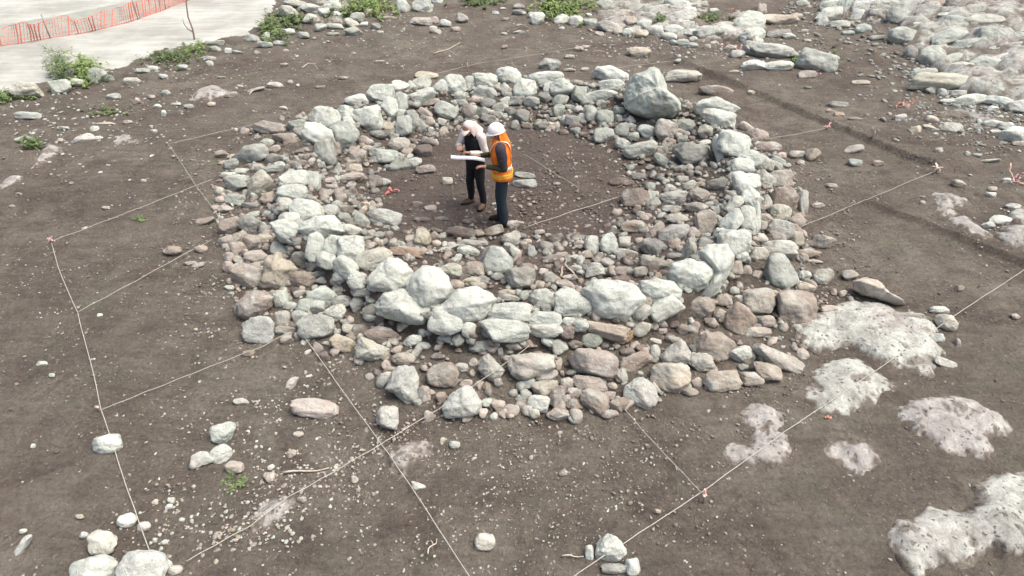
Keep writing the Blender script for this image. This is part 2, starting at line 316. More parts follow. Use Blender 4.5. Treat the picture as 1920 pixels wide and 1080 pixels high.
# ------------------------------------------------------------------ stones: outlines measured as x y a b tilt tone, five or three tile pixels to one photo pixel
TONE = dict(W=(.47,.50,.46), G=(.365,.39,.355), g=(.27,.275,.255), d=(.15,.148,.14), P=(.375,.338,.300), Y=(.42,.39,.315), T=(.29,.25,.21), B=(.17,.145,.13), O=(.36,.24,.15))
TILES = [
(384,108,5,"""600 655 158 62 -3 P;770 760 120 55 -12 P;880 640 105 62 -15 G;580 805 62 50 0 G;655 865 60 38 15 P;450 905 140 95 10 G;250 1000 70 45 10 G;660 950 80 50 5 g;
1030 575 55 62 0 YG;1160 580 125 102 -10 G;1320 520 88 62 0 G;1345 640 60 72 0 g;1420 410 118 66 5 W;1640 355 128 78 5 WG;1840 275 92 66 0 W;1535 555 125 115 -5 GW;1740 470 88 75 60 G;1840 420 60 80 0 G;1825 525 62 46 0 W;
1730 660 75 42 -25 Y;1870 655 80 102 0 G;1070 740 140 95 -30 G;930 730 95 52 -35 g;1300 750 130 125 40 G;1650 720 88 46 0 d;1500 780 82 50 -10 P;1525 845 46 32 0 P;1240 860 45 75 25 T;1430 920 90 88 -40 P;1680 925 122 78 0 G;1820 815 92 56 5 YG;1895 890 52 42 0 P;1780 740 42 36 0 g;1830 1000 112 62 5 G;1130 910 92 150 8 Gg;
700 1010 62 32 0 W;640 1050 100 36 10 G;350 1065 62 32 0 G;490 1040 60 48 0 P;1390 1040 82 40 0 Y;1250 1040 40 50 0 g;1380 985 50 30 0 T;1600 830 50 35 0 g;
255 350 60 26 10 P;65 435 42 20 0 Y;660 258 70 30 0 PW;800 230 30 22 0 P;745 70 40 22 0 P;155 185 40 13 0 P;330 268 32 15 0 P;1300 190 46 15 0 T;1085 275 52 17 0 T;740 470 40 20 0 Y;1640 38 52 16 0 P;285 680 26 22 0 P;375 690 40 34 0 P;150 905 52 38 0 T;870 260 18 15 0 W"""),
(768,108,5,"""160 165 112 40 5 Y;110 245 92 70 20 G;20 275 45 60 0 WG;115 360 120 58 15 G;290 280 78 62 10 G;430 260 96 86 0 GW;470 360 50 42 0 g;560 230 52 48 0 g;700 215 116 60 0 G;700 330 110 66 0 G;930 172 110 70 -5 W;905 305 42 50 0 g;1080 290 98 82 0 G;1270 185 148 60 -3 W;
1320 70 92 62 0 g;1310 290 60 60 0 g;1440 285 108 72 -10 G;1590 355 90 82 0 G;1270 370 66 46 0 g;1890 160 152 76 -14 W;1880 260 110 56 0 G;1790 355 132 48 -3 G;190 420 90 40 10 P;345 495 102 88 0 GW;140 530 72 46 -28 P;200 600 50 45 0 P;110 650 52 60 -30 G;560 500 76 70 0 PB;500 430 50 36 0 g;735 430 70 46 0 g;850 470 80 46 12 G;900 400 56 30 0 W;
930 350 50 30 0 g;1010 400 70 42 0 g;1150 422 76 50 -10 G;1055 550 66 60 0 g;940 500 50 42 0 d;740 580 72 50 -15 g;640 390 60 32 0 P;1420 405 80 54 20 G;1400 500 62 68 -30 G;1530 590 66 60 0 g;1460 590 50 36 -40 G;1620 560 42 38 0 G;1670 415 66 38 0 G;1580 490 42 36 0 G;1710 530 66 80 0 G;1830 560 82 80 0 G;1510 470 50 30 0 g;1790 440 52 38 0 g;
1240 640 62 48 10 g;1340 670 46 30 0 T;990 640 46 46 0 g;1820 730 92 76 0 G;1640 720 50 26 0 B;300 610 46 40 0 P;320 700 42 50 0 P;20 600 70 100 5 G;190 790 80 40 -10 B;130 880 82 60 10 B;20 850 42 50 0 P;50 985 78 56 0 W;140 1045 92 46 0 P;640 520 40 50 0 d;1100 640 60 30 0 B;1440 700 50 30 0 B;1560 650 60 32 0 B;820 540 46 32 0 g;700 500 40 36 0 g"""),
(1152,108,5,"""640 182 180 62 3 PG;950 312 160 52 -12 T;940 462 192 86 -3 G;975 585 152 80 -12 W;490 690 110 98 -15 GP;660 640 92 60 -5 G;285 695 82 60 -10 W;860 700 92 66 -25 PW;850 800 62 30 0 W;70 680 70 62 0 G;40 570 36 36 0 G;150 590 50 36 -35 G;175 745 52 46 0 G;40 495 62 38 0 G;160 650 42 36 0 g;240 860 142 80 8 W;75 815 72 50 -25 W;
450 970 96 44 -35 G;720 915 176 104 -5 gG;400 870 52 40 0 g;500 830 52 36 0 g;640 770 52 42 0 g;1110 830 150 120 -10 W;985 895 48 140 10 G;1230 650 72 44 -22 P;1330 745 92 64 0 P;1440 852 106 54 0 PB;1560 920 46 32 0 P;1270 950 96 70 0 W;1200 1020 100 70 0 G;1390 1000 92 92 -20 G;1530 965 72 34 -15 G;1510 1020 72 42 -20 G;1690 905 52 26 0 P;1860 912 68 66 0 PT;1750 985 36 26 0 P;1290 330 52 22 -20 Y;1120 130 50 16 0 Y;430 880 40 28 0 g;620 1040 60 32 0 g"""),
(384,324,5,"""820 50 132 84 0 W;1010 90 62 112 0 GW;510 130 145 96 40 YG;300 100 102 74 0 G;220 25 70 32 0 W;590 242 78 54 18 P;440 300 82 30 0 g;285 250 90 50 -10 G;450 390 82 28 8 G;580 385 46 30 0 G;830 200 122 80 0 G;760 300 60 62 0 P;950 355 142 90 -10 W;790 435 92 60 0 g;780 550 152 92 -15 Gg;240 500 98 90 30 P;430 490 112 74 -10 g;570 530 62 42 0 g;
200 645 64 62 0 P;305 720 76 70 0 P;300 620 50 50 0 P;450 650 76 64 0 P;560 620 70 38 0 Y;230 790 60 46 0 P;220 885 48 50 0 P;490 785 102 56 8 P;400 960 152 116 0 P;690 720 82 58 -30 G;900 812 92 74 -25 d;1020 870 70 50 0 d;1140 830 82 84 0 g;1160 360 82 60 0 G;1030 700 82 112 -5 G;1190 680 98 98 -20 W;1390 710 142 106 0 W;
1370 550 112 58 -12 W;1310 430 80 46 0 G;1470 450 82 64 -22 G;1710 435 166 84 -12 W;1560 830 192 92 14 Y;1330 900 120 82 -40 G;1270 970 66 60 60 g;1900 745 152 60 -6 PO;920 1000 112 72 5 T;1090 950 82 36 0 d;1100 1010 60 36 0 g;1440 1020 90 80 -30 g;1350 42 128 40 8 P;1590 80 82 56 0 PB;1170 70 60 30 0 P;1190 140 56 32 0 P;1130 195 58 44 -22 P;1250 210 50 60 0 P;
1270 260 42 40 0 B;1700 85 46 36 0 G;1320 350 70 46 0 B;1500 300 50 26 0 Y;1630 310 36 30 0 P;1640 660 46 36 0 P;1770 660 42 50 0 P;1350 200 70 50 0 B;130 170 50 36 0 P;140 250 45 32 0 P;180 340 60 32 0 P;100 330 40 26 0 P;640 330 40 30 0 g;820 720 40 26 0 P"""),
(768,324,5,"""350 78 52 36 0 Y;120 632 92 96 0 Y;20 640 60 56 0 P;240 600 52 50 0 T;480 560 122 56 -8 B;790 545 92 48 12 T;640 570 60 36 0 T;575 670 122 48 2 GP;550 742 92 50 -12 W;370 715 92 18 25 P;450 800 60 30 55 G;820 822 146 136 0 G;980 482 76 40 0 P;960 622 86 72 20 PW;990 740 50 70 20 G;1012 800 32 62 -20 P;390 920 102 70 0 WY;600 905 112 74 0 T;
1040 1000 156 110 0 PG;600 1010 112 28 0 Y;640 1060 80 34 0 P;440 1050 80 44 0 P;1270 692 76 52 -15 PB;1110 650 36 30 0 P;1150 740 45 55 0 g;1360 800 112 38 10 PB;1590 660 52 26 0 P;1710 672 66 88 0 W;1875 670 82 104 0 W;1380 615 90 46 0 B;1220 560 50 28 0 P;1740 925 96 74 0 W;1830 840 82 44 -5 PG;1905 930 50 60 0 P;1320 985 66 55 0 PW;1250 930 46 34 0 P;1380 890 46 60 25 B;
1560 900 60 34 0 P;1460 1050 92 46 -30 P;1100 890 52 48 0 T;1080 25 92 28 -8 G;1080 105 108 48 0 G;60 300 60 30 0 B;200 330 60 30 0 P;100 440 80 26 0 B;300 430 70 24 0 B;560 450 70 26 0 B;1540 800 50 34 0 P"""),
(1152,324,5,"""200 240 132 88 0 TB;345 205 70 32 0 G;560 230 132 54 3 PW;370 292 62 48 35 PG;540 335 92 34 0 G;580 435 106 46 -3 PW;520 130 62 28 -18 G;720 120 76 44 20 G;230 30 72 36 0 g;800 212 92 58 -18 P;760 330 90 48 0 PG;980 112 116 62 5 g;860 470 90 110 0 P;960 370 72 30 -45 G;990 440 50 30 -45 G;190 510 132 68 -10 T;395 530 76 54 35 P;560 565 126 78 22 PW;
560 670 62 58 0 P;730 570 62 56 20 P;710 740 80 130 0 GY;850 670 62 54 -25 WP;100 640 72 58 0 PG;240 640 42 30 0 P;380 700 116 84 -28 g;110 750 106 40 -4 PW;375 852 140 62 -18 gP;560 790 70 38 0 g;60 930 72 48 0 P;240 930 60 60 0 PB;60 1010 82 48 0 B;985 560 62 42 0 G;1120 660 140 120 0 W;1190 790 60 50 0 G;1230 100 122 112 0 GW;1290 260 80 102 0 WG;1125 300 54 95 -30 YW;
1100 460 96 112 -5 G;1240 440 82 112 0 G;1310 460 46 150 -8 W;1400 60 92 80 0 GY;1560 60 112 80 0 PT;1590 250 112 112 0 T;1745 270 56 150 -5 PW;1435 270 44 60 0 PW;1550 372 92 74 0 YW;1420 440 66 50 0 P;1710 450 70 60 0 P;1600 550 152 98 -12 P;1700 620 70 80 0 Y;1395 505 46 48 0 P;1370 612 70 42 -5 W;1430 330 50 28 0 P;1480 180 42 26 0 Y;1330 760 92 78 -40 YW;
1540 735 152 90 0 WY;1550 930 160 140 -28 G;1810 755 112 46 0 T;1780 972 56 50 0 W;1760 1055 112 38 -10 P;1140 890 60 60 0 P;1220 922 60 50 0 PT;1100 975 62 14 3 P;1330 960 52 40 0 P;1900 305 66 24 0 P;1965 655 102 74 -15 T;1850 830 95 14 -3 Y;40 90 80 40 0 B;120 100 60 30 0 B;640 60 60 30 0 g;900 300 50 30 0 g"""),
(384,540,5,"""510 395 130 118 0 GW;715 310 80 95 0 PB;760 395 92 46 5 P;765 480 50 40 0 T;720 92 74 90 10 G;1100 82 118 86 -12 W;930 172 82 70 0 G;1065 180 70 58 0 W;800 170 60 36 0 G;1300 120 98 54 10 G;1420 155 72 56 38 g;1230 235 102 60 18 W;1540 222 84 56 38 BG;890 275 70 56 0 G;1040 365 158 106 5 G;1280 512 112 74 -12 Y;1350 385 62 50 0 YW;1455 400 64 54 0 B;
1660 442 152 72 -10 BP;1640 310 44 40 0 B;1480 32 112 44 0 gB;1250 20 62 32 0 g;1740 762 62 28 10 T;1665 880 56 56 0 G;1550 830 40 36 0 g;1865 662 92 58 0 P;1050 560 52 40 -40 P;1125 645 60 46 -35 B;1220 600 50 38 30 P;1140 520 42 18 0 P;805 905 96 38 48 PW;970 830 40 20 20 Y;965 605 38 22 30 P"""),
(768,540,5,"""345 315 150 115 -12 Gg;90 262 102 72 22 G;200 150 102 52 -5 G;560 398 60 66 -12 YG;940 240 182 98 0 G;890 402 208 96 -3 G;920 95 120 34 0 B;920 40 80 34 0 Y;1530 142 156 122 -5 WG;1260 292 150 68 -5 G;1490 310 92 40 8 G;1290 402 162 58 0 P;1480 410 82 66 0 PB;1600 350 72 58 0 g;1860 392 192 72 -14 PY;1700 490 88 60 0 G;20 500 86 50 20 W;
370 480 92 34 -5 g;670 545 112 48 8 g;310 812 140 110 0 PT;135 995 56 70 0 P;710 602 62 26 0 P;1285 820 98 56 5 Pg;1110 905 78 46 20 G;925 680 52 44 0 PG;530 890 60 30 0 P;1310 508 78 40 -28 W;1410 552 74 72 10 WP;1390 730 34 60 -12 P;1690 705 246 128 -8 P;1480 890 62 50 0 P;1690 898 152 64 -8 TP;1535 985 70 36 15 P;1250 950 104 88 0 YP;1390 1000 70 92 0 BP;1090 1012 50 46 0 P;1745 1065 142 98 -28 T;
1910 775 42 42 0 P;480 745 60 38 0 PB;1560 520 60 38 0 PB;1340 900 50 36 0 P;270 640 60 30 10 B;600 700 40 36 0 P;1100 520 60 36 0 T;850 600 36 40 0 g"""),
(1152,540,5,"""500 192 158 100 22 YG;250 370 82 74 0 GY;90 455 110 52 8 O;820 192 106 102 0 P;1030 112 80 54 0 P;1170 120 60 50 0 PY;1350 112 138 126 -10 YP;1130 25 50 36 0 G;1180 300 118 136 -15 T;1000 250 70 56 0 P;1020 292 50 34 0 Y;1420 310 80 58 0 P;1340 415 112 46 5 P;270 230 70 68 0 PB;750 370 42 50 0 P;640 390 46 44 0 BP;380 360 36 34 0 P;540 480 62 38 0 GT;560 340 42 30 0 B;390 500 72 24 -12 WY;
380 612 42 68 0 WG;940 525 172 134 0 PT;820 702 112 96 -12 PW;1180 622 98 74 0 W;1525 660 238 82 -25 PG;205 695 138 72 18 PT;60 822 60 68 0 GP;530 842 176 134 0 PY;770 882 60 44 0 P;1010 870 160 96 3 YT;1290 852 104 60 0 PT;1435 790 138 76 -22 PY;240 970 165 112 -32 PG;280 880 34 46 30 P;398 945 72 26 -48 YP;1670 185 190 150 0 TP;460 400 44 30 0 P;180 300 40 30 0 T;880 320 40 40 0 B;120 600 60 36 0 B;240 560 50 30 0 B;1120 480 60 36 0 B"""),
(640,720,3,"""1110 115 60 47 -8 W;1215 90 40 58 0 BP;1305 118 52 30 0 T;1222 170 60 32 -8 P;1320 182 36 40 0 P;1562 120 50 44 0 T;1510 170 42 22 0 P;1035 65 28 34 0 g;1310 50 42 26 0 P;1500 70 42 24 0 P;465 60 32 44 0 P;820 108 26 24 0 W;800 165 24 26 0 P;856 182 21 20 0 W;882 125 42 32 0 P;908 165 22 26 0 P;560 75 26 32 0 T;270 200 74 70 0 WP;492 182 24 34 0 P;
805 893 56 54 -20 YW;1508 928 92 70 32 W;1641 1030 46 50 0 W;1396 950 26 42 0 W;1540 1040 80 26 0 d;430 575 46 20 -20 PW;635 342 31 22 0 G;570 315 18 20 0 P;72 537 24 20 0 P;1250 500 28 18 20 T;1775 715 22 14 0 P"""),
(0,720,3,"""600 340 88 52 12 GW;1262 275 72 58 10 G;1130 425 72 44 22 PW;1246 395 60 50 22 W;1320 470 50 38 0 P;1762 135 138 56 -10 P;580 890 76 72 10 YW;715 768 56 38 5 W;808 805 36 30 0 WP;522 1055 132 92 0 W;800 1045 126 98 0 W;130 910 84 24 52 W;130 828 20 13 0 W;470 850 24 17 0 W;450 747 26 13 0 Y;185 348 15 13 0 W;925 1020 42 36 0 W;980 1045 42 26 0 P;870 880 16 16 0 W;930 890 24 16 0 W;
965 655 20 20 0 W;950 690 21 15 0 W;1515 525 36 30 0 P;1640 392 26 24 0 P;1678 286 28 18 0 P;1355 100 42 24 0 PW;1525 470 20 18 0 W;1700 650 26 16 0 P;1325 878 20 12 0 P"""),
(0,360,3,"""970 330 52 30 -5 T;240 965 33 15 10 W;295 1030 18 12 0 W;1130 320 36 24 0 T;1150 165 62 22 10 T;596 90 26 12 0 P;1395 908 36 22 10 T;560 695 16 13 0 W;70 80 22 8 0 P;1120 410 40 14 15 P;1070 400 40 14 15 P;1290 540 26 14 0 G"""),
(1280,360,3,"""680 475 31 28 0 W;680 535 60 28 -12 PY;798 478 56 42 0 GY;930 465 50 32 0 PT;900 570 22 25 0 Y;945 603 19 15 0 P;850 560 20 24 0 T;700 292 34 20 0 B;1450 665 56 22 0 W;1482 735 62 44 -12 YG;1440 820 32 26 0 W;1478 960 62 26 -18 PW;820 660 46 24 0 P;1545 850 14 34 10 P;1720 15 20 16 0 P;1350 60 14 12 0 P;1870 700 24 16 0 P;1555 545 26 20 0 T;1780 155 66 30 5 W;1720 185 40 18 0 W;1860 80 42 18 0 W"""),
(1280,0,3,"""750 345 102 64 -10 G;700 422 46 22 0 P;545 110 92 34 0 PY;130 190 70 36 0 G;500 292 118 38 -8 G;400 372 84 30 0 W;530 375 84 28 5 W;540 192 60 22 0 g;600 205 36 18 0 G;960 840 56 26 5 P;970 915 38 25 0 G;640 870 42 22 0 P;1000 465 50 14 0 P;1220 662 36 20 0 PW;1310 732 34 18 15 Y;1400 722 40 14 -25 Y;1400 678 36 20 -15 Y;1515 720 60 26 -5 PW;1555 1035 44 26 0 PY;835 1045 36 14 -5 P;1100 920 30 18 0 T;
1430 462 146 48 3 GY;1355 408 62 22 0 G;440 45 16 22 0 P;870 590 60 16 -5 gB;880 645 26 14 0 T;970 668 34 10 0 T;1440 850 26 14 0 Y;640 95 40 18 0 Y;200 170 60 26 0 G;60 190 60 28 0 W;1740 1060 26 16 0 P;1820 1015 30 16 0 W;40 255 40 14 0 G"""),
(1536,0,5,"""190 232 86 32 0 W;415 275 60 42 0 G;270 308 50 24 0 G;550 360 78 22 0 g;800 350 130 74 -8 gG;860 500 52 62 0 g;1060 540 92 90 50 G;1000 330 72 42 0 G;980 255 100 36 -5 W;1240 570 120 52 15 G;1200 370 160 82 10 G;1400 430 150 70 8 G;1600 350 120 110 0 G;1560 215 160 62 0 G;1300 220 150 56 -5 G;1560 600 120 76 -10 G;1370 640 108 46 -12 W;1740 560 130 54 0 YW;1720 480 150 44 0 G;1850 350 120 44 -5 G;1850 440 100 52 0 G;1740 650 110 38 -12 G;1880 690 60 50 0 G;
970 685 100 34 3 G;1590 790 80 44 0 GY;1850 800 150 46 4 GY;1700 870 130 52 -20 G;1420 845 80 26 0 W;1300 880 70 30 0 G;1400 940 150 44 8 W;1240 950 100 26 3 W;1700 960 160 40 -12 W;1880 1010 110 60 -8 W;1620 1020 50 24 0 W;1900 260 110 46 0 G;1880 150 120 50 0 G;1700 160 90 52 10 g;1460 110 110 52 0 G;1250 170 120 36 -8 W;620 70 130 62 0 G;780 130 130 92 30 gG;400 60 120 70 25 W;380 140 80 40 20 W;230 60 90 60 60 G;
120 60 110 50 10 W;80 140 110 60 20 W;30 200 46 44 0 W;520 140 70 50 0 g;560 20 100 40 10 G;740 20 110 50 0 G;1150 600 60 40 0 G;1640 730 90 22 0 g;1500 690 60 22 0 g;900 20 120 50 0 gT;1080 60 110 70 -10 T;1280 60 120 80 0 gT;1560 20 110 46 0 gT;1760 30 120 50 0 G;1040 850 40 22 0 g;1150 870 40 32 0 G"""),
(1536,160,5,"""1780 365 52 22 0 W;1640 360 90 28 -3 W;1650 435 50 16 0 W;1810 470 110 70 -5 W;1870 550 60 26 0 P;1610 1030 50 30 0 PW;1120 605 38 22 0 G;1480 655 46 16 -5 G;1390 640 26 24 0 G;1610 705 90 16 5 GP;1740 390 60 40 0 G;1500 340 26 24 0 G;90 240 30 18 0 T"""),
(1152,0,5,"""240 495 100 46 -6 PY;40 250 62 32 -10 PW;120 305 42 36 0 W;30 300 40 28 0 P;280 230 60 42 0 W;380 290 70 46 0 W;520 350 72 36 -10 W;250 320 62 38 0 Y;160 200 60 40 0 P;560 280 80 40 0 W;860 310 90 52 0 W;760 290 60 42 0 G;1060 310 100 52 0 W;1260 220 130 90 0 W;1290 340 100 60 0 W;1140 150 62 34 0 P;1150 510 62 44 0 PW;1080 450 50 28 0 P;1290 480 90 36 -30 G;400 100 120 50 20 G;600 60 130 60 -10 GW;620 160 110 60 0 GW;200 110 100 40 20 g;330 160 80 36 0 G;650 230 90 30 0 W;
930 100 46 26 0 W;1020 240 90 30 0 YG;1300 420 80 26 -10 G;640 400 50 26 0 G;740 370 40 26 0 G;450 250 60 30 0 G;60 140 60 40 0 P;80 200 50 30 0 P;940 400 40 20 0 W;560 400 40 22 0 G;870 440 30 24 0 P;700 100 60 30 0 W;1380 90 40 46 0 P;1780 290 36 14 0 P;1800 380 40 14 0 P;1770 30 60 30 0 G;600 570 30 18 0 W"""),
(768,0,5,"""120 60 100 70 -15 W;100 200 110 44 -5 GP;220 190 60 36 0 P;340 225 62 36 -15 W;240 290 60 32 -20 P;220 262 36 18 0 W;490 180 60 46 -20 g;430 280 50 26 0 T;806 122 32 18 0 W;1205 180 62 66 -30 W;1140 145 32 32 0 W;1420 185 72 46 10 W;1560 195 70 56 0 W;1690 210 60 42 0 G;1425 265 30 22 0 W;1020 300 52 14 0 W;1880 260 120 46 -8 PW;1020 60 60 30 0 g;1030 120 70 26 0 g;900 180 40 16 0 T;1030 236 32 14 0 P;1830 40 70 34 0 G;260 10 50 26 0 G;1680 140 30 18 0 W;870 80 30 16 0 P;1590 460 40 22 0 P;1640 445 40 18 0 P;1500 530 50 26 0 T;1500 655 50 18 0 P;1640 650 40 18 0 P;885 315 32 12 0 P;890 440 30 22 0 T;1780 320 40 24 0 P"""),
(384,0,5,"""790 125 110 62 0 YW;990 175 80 46 10 W;1080 260 62 40 0 G;780 300 60 34 0 W;920 335 62 32 0 PW;560 420 70 38 0 G;700 410 70 24 -6 GW;1370 215 78 42 -25 YW;1430 170 70 52 10 G;1400 300 90 42 0 G;1220 250 90 32 -10 W;450 365 80 34 -8 G;580 340 40 36 0 W;1540 120 42 40 0 Y;1500 230 40 26 0 W;1640 305 40 14 0 W;1720 168 72 14 0 Y;1860 60 70 66 0 W;1000 80 100 46 0 W;1200 60 120 62 0 W;860 40 120 40 -10 YW;1120 120 60 46 0 GW;1600 250 50 30 0 g;100 400 90 22 0 W;220 480 30 34 0 W;300 490 50 18 0 G;490 490 32 22 0 G;50 600 40 26 -50 W;760 475 30 14 0 P;100 460 60 26 0 G;1250 150 50 40 0 W;1200 320 60 20 0 G"""),
(0,0,3,"""150 515 92 48 -5 YW;330 490 64 44 18 G;440 465 42 24 0 G;550 430 50 46 -10 G;742 460 50 22 0 YW;860 385 32 16 0 W;1300 535 38 18 5 P;930 525 26 18 0 G;885 600 22 14 0 W;1190 587 22 13 0 P;770 570 25 18 0 Y;125 780 42 18 5 W;160 655 72 24 0 G;530 725 26 18 0 YW;590 695 62 11 3 Y;865 740 19 15 0 P;550 780 30 14 0 W;470 785 66 24 18 PW;720 688 30 12 10 P;1025 380 30 20 0 G;1180 360 20 20 0 W;640 545 40 18 10 G;360 720 40 12 0 G;800 400 40 16 0 G;600 440 40 20 -10 G;920 430 26 16 -20 W;990 585 30 10 0 G;850 545 22 14 0 P;1440 505 50 10 15 P;1060 600 26 16 0 G;920 640 16 20 0 W;340 790 24 12 0 P;1180 330 40 14 0 G;960 290 30 14 0 G""")]
POLYS = [ # outlines followed point by point, in photo pixels * 5 relative to the tile
('GREAT',1152,108,5,'GW',"50,360 80,250 150,150 230,130 300,95 345,85 410,110 470,200 540,330 610,400 670,460 650,560 560,600 400,605 240,570 120,510 60,450"),
('',384,324,5,'Y',"560,830 600,780 700,760 720,820 790,830 850,900 800,1020 740,1080 560,1080 510,1040 560,950"),
('',384,324,5,'W',"890,540 940,480 1080,420 1200,420 1260,490 1280,550 1180,600 1060,625 950,600"),
('',384,324,5,'WP',"1540,1010 1590,940 1720,815 1800,815 1870,860 1915,930 1910,1060 1800,1130 1560,1080"),
('',640,360,3,'W',"385,540 405,480 459,435 525,435 594,480 618,540 594,600 540,645 480,665 426,630"),
('',384,540,5,'PT',"320,150 380,80 475,28 560,50 640,90 620,170 540,250 430,295 330,260"),
('',384,540,5,'YW',"1430,610 1440,500 1480,460 1600,520 1720,570 1700,630 1620,678 1430,655"),
('',384,540,5,'G',"1600,180 1700,60 1850,40 2000,150 2090,240 2060,320 1960,335 1800,290 1640,240"),
('',384,540,5,'W',"1710,940 1760,790 1820,740 1950,740 2000,850 1990,1050 1890,1075 1800,990"),
('',768,540,5,'W',"310,180 380,90 470,30 610,15 740,70 795,110 745,200 660,300 530,325 420,290 330,240"),
('',768,540,5,'W',"1130,80 1180,20 1280,5 1350,70 1355,160 1330,238 1240,200 1150,160"),
('',768,540,5,'WG',"1660,25 1735,-45 1885,-60 2060,-35 2170,100 2135,200 2010,290 1860,300 1735,225"),
('',768,540,5,'PG',"650,760 690,650 740,630 800,690 880,770 860,800 790,875 700,830"),
('',768,540,5,'GP',"930,720 960,640 1150,615 1330,650 1345,740 1230,820 1060,875 960,800"),
('',768,540,5,'GW',"310,1125 385,1010 510,930 570,940 680,1075 635,1175 510,1215 360,1200"),
('',1152,540,5,'W',"230,40 250,-60 400,-80 530,-50 612,30 590,100 440,130 300,120"),
('',1152,540,5,'PW',"450,640 520,560 620,478 670,540 720,610 735,700 620,720 460,705"),
('',1152,324,5,'W',"530,930 560,870 700,825 820,850 895,910 900,980 860,1060 740,1100 600,1080 540,1000"),
('',1152,324,5,'G',"810,760 880,715 1040,710 1100,790 1090,860 1030,980 960,1110 860,1170 800,1130 880,1000 900,920 850,850"),
('',1280,360,3,'PY',"970,500 1040,480 1100,500 1140,560 1210,600 1240,635 1180,635 1090,600 1010,580 975,540"),
]
def tone(code):
    c = np.mean([TONE[k] for k in code], 0)
    return np.clip(c*random.uniform(.9, 1.1)*np.array([random.uniform(.97, 1.03), 1, random.uniform(.97, 1.03)]), .05, .75)
DARKCODES = {'W': 'white', 'G': 'pale grey', 'g': 'grey', 'd': 'dark grey', 'P': 'pinkish', 'Y': 'cream', 'T': 'tan', 'B': 'dark brown', 'O': 'orange-tan'}
stones = []                                                     # [px, py, a, b, ang, code, outline, special]
for ox, oy, k, s in TILES:
    for r in s.replace('\n', '').split(';'):
        q = r.split(); x, y, a, b, g = map(float, q[:5]); stones.append([ox+x/k, oy+y/k, a/k, b/k, g, q[5], None, ''])
for sp_, ox, oy, k, c, s in POLYS:
    P = np.array([[float(u) for u in q.split(',')] for q in s.split()]); P = P/k+[ox, oy]
    ce = (P.max(0)+P.min(0))/2; h_ = (P.max(0)-P.min(0))/2
    stones.append([ce[0], ce[1], h_[0], h_[1], 0., c, P-ce, sp_])
def rock_shape(rs, sub, nplanes, lo=.72, hi=.97, rough=.06, outline=None, box=0.0, extra=None):
    D, Fc = ico(sub); r = np.ones(len(D))
    if box: 
        e = 2+box*3; r = 1/np.power((np.abs(D)**e).sum(1), 1/e)
        r = r/np.maximum(1, r.max()*.86)
    pl = rs.normal(size=(nplanes, 3)); dd = list(rs.uniform(lo, hi, nplanes))
    if extra: pl = np.vstack([pl]+[e[0] for e in extra]); dd += [e[1] for e in extra]
    pl = pl/np.linalg.norm(pl, axis=1)[:, None]
    for n_, d_ in zip(pl, dd):
        q = D@n_; lim = np.where(q > .05, d_/np.maximum(q, .05), 9)
        k = 22.; r = -np.log(np.exp(-k*r)+np.exp(-k*np.minimum(lim, 3)))/k     # soft clip
    r = r/np.percentile(r, 90)
    if outline is not None:                                              # radius follows the traced outline around the middle
        ph = np.arctan2(D[:, 1], D[:, 0]); th = np.arctan2(outline[:, 1], outline[:, 0]); o = np.argsort(th)
        den = np.interp(ph, np.r_[th[o]-2*np.pi, th[o], th[o]+2*np.pi], np.tile(np.hypot(outline[:, 0], outline[:, 1])[o], 3))
        # dense radial sampling of the polygon
        kk = np.hypot(D[:, 0], D[:, 1]); m_ = kk**.6
        r = r*(1-m_)+(den*.65+.35*den*r)*m_
    off = rs.uniform(0, 90, 3)
    r = r*(1+rough*1.5*fbm(D*1.7+off, 2)+rough*fbm(D*4.5+off, 3 if sub > 2 else 1))
    return D*r[:, None], Fc
def densify(P, n=72):
    P = np.vstack([P, P[:1]]); out_ = []
    for a, b in zip(P[:-1], P[1:]):
        for t in np.linspace(0, 1, 8, endpoint=False): out_.append(a*(1-t)+b*t)
    return np.array(out_)
PX = np.array([s[0] for s in stones]); PY = np.array([s[1] for s in stones]); BB = np.array([s[3] for s in stones]); AA = np.array([s[2] for s in stones])
_, d0 = hit(PX, PY)
lift = np.minimum(BB, AA*1.2)*d0/F*0.55
pos, dep = hit(PX, PY, lift)
def ringpos(p):
    dx = p[..., 0]-CEN[0]; dy = p[..., 1]-CEN[1]; r = np.hypot(dx, dy); th = np.arctan2(dy, dx)
    return r, th, np.interp(th, GT, RC), np.interp(th, GT, RO), np.interp(th, GT, RI)
SR, STH, SRC, SRO, SRI = ringpos(pos)
zone = []
for i, s in enumerate(stones):
    r, rc, ro = SR[i], SRC[i], SRO[i]
    if s[7] == 'GREAT': zone.append('great')
    elif r < rc-.30: zone.append('inner')
    elif r < rc+.26: zone.append('wall')
    elif r < ro+.12: zone.append('outer')
    else: zone.append('field')
rs = np.random.default_rng(5); SOBJ = []
rub = sorted([i for i, z in enumerate(zone) if z in ('inner', 'outer')], key=lambda i: -stones[i][2]*stones[i][3])
LATE = set(rub[300:]); LV, LF, LC, LN = [], [], [], 0            # beyond the 300 largest: one mass of small rubble
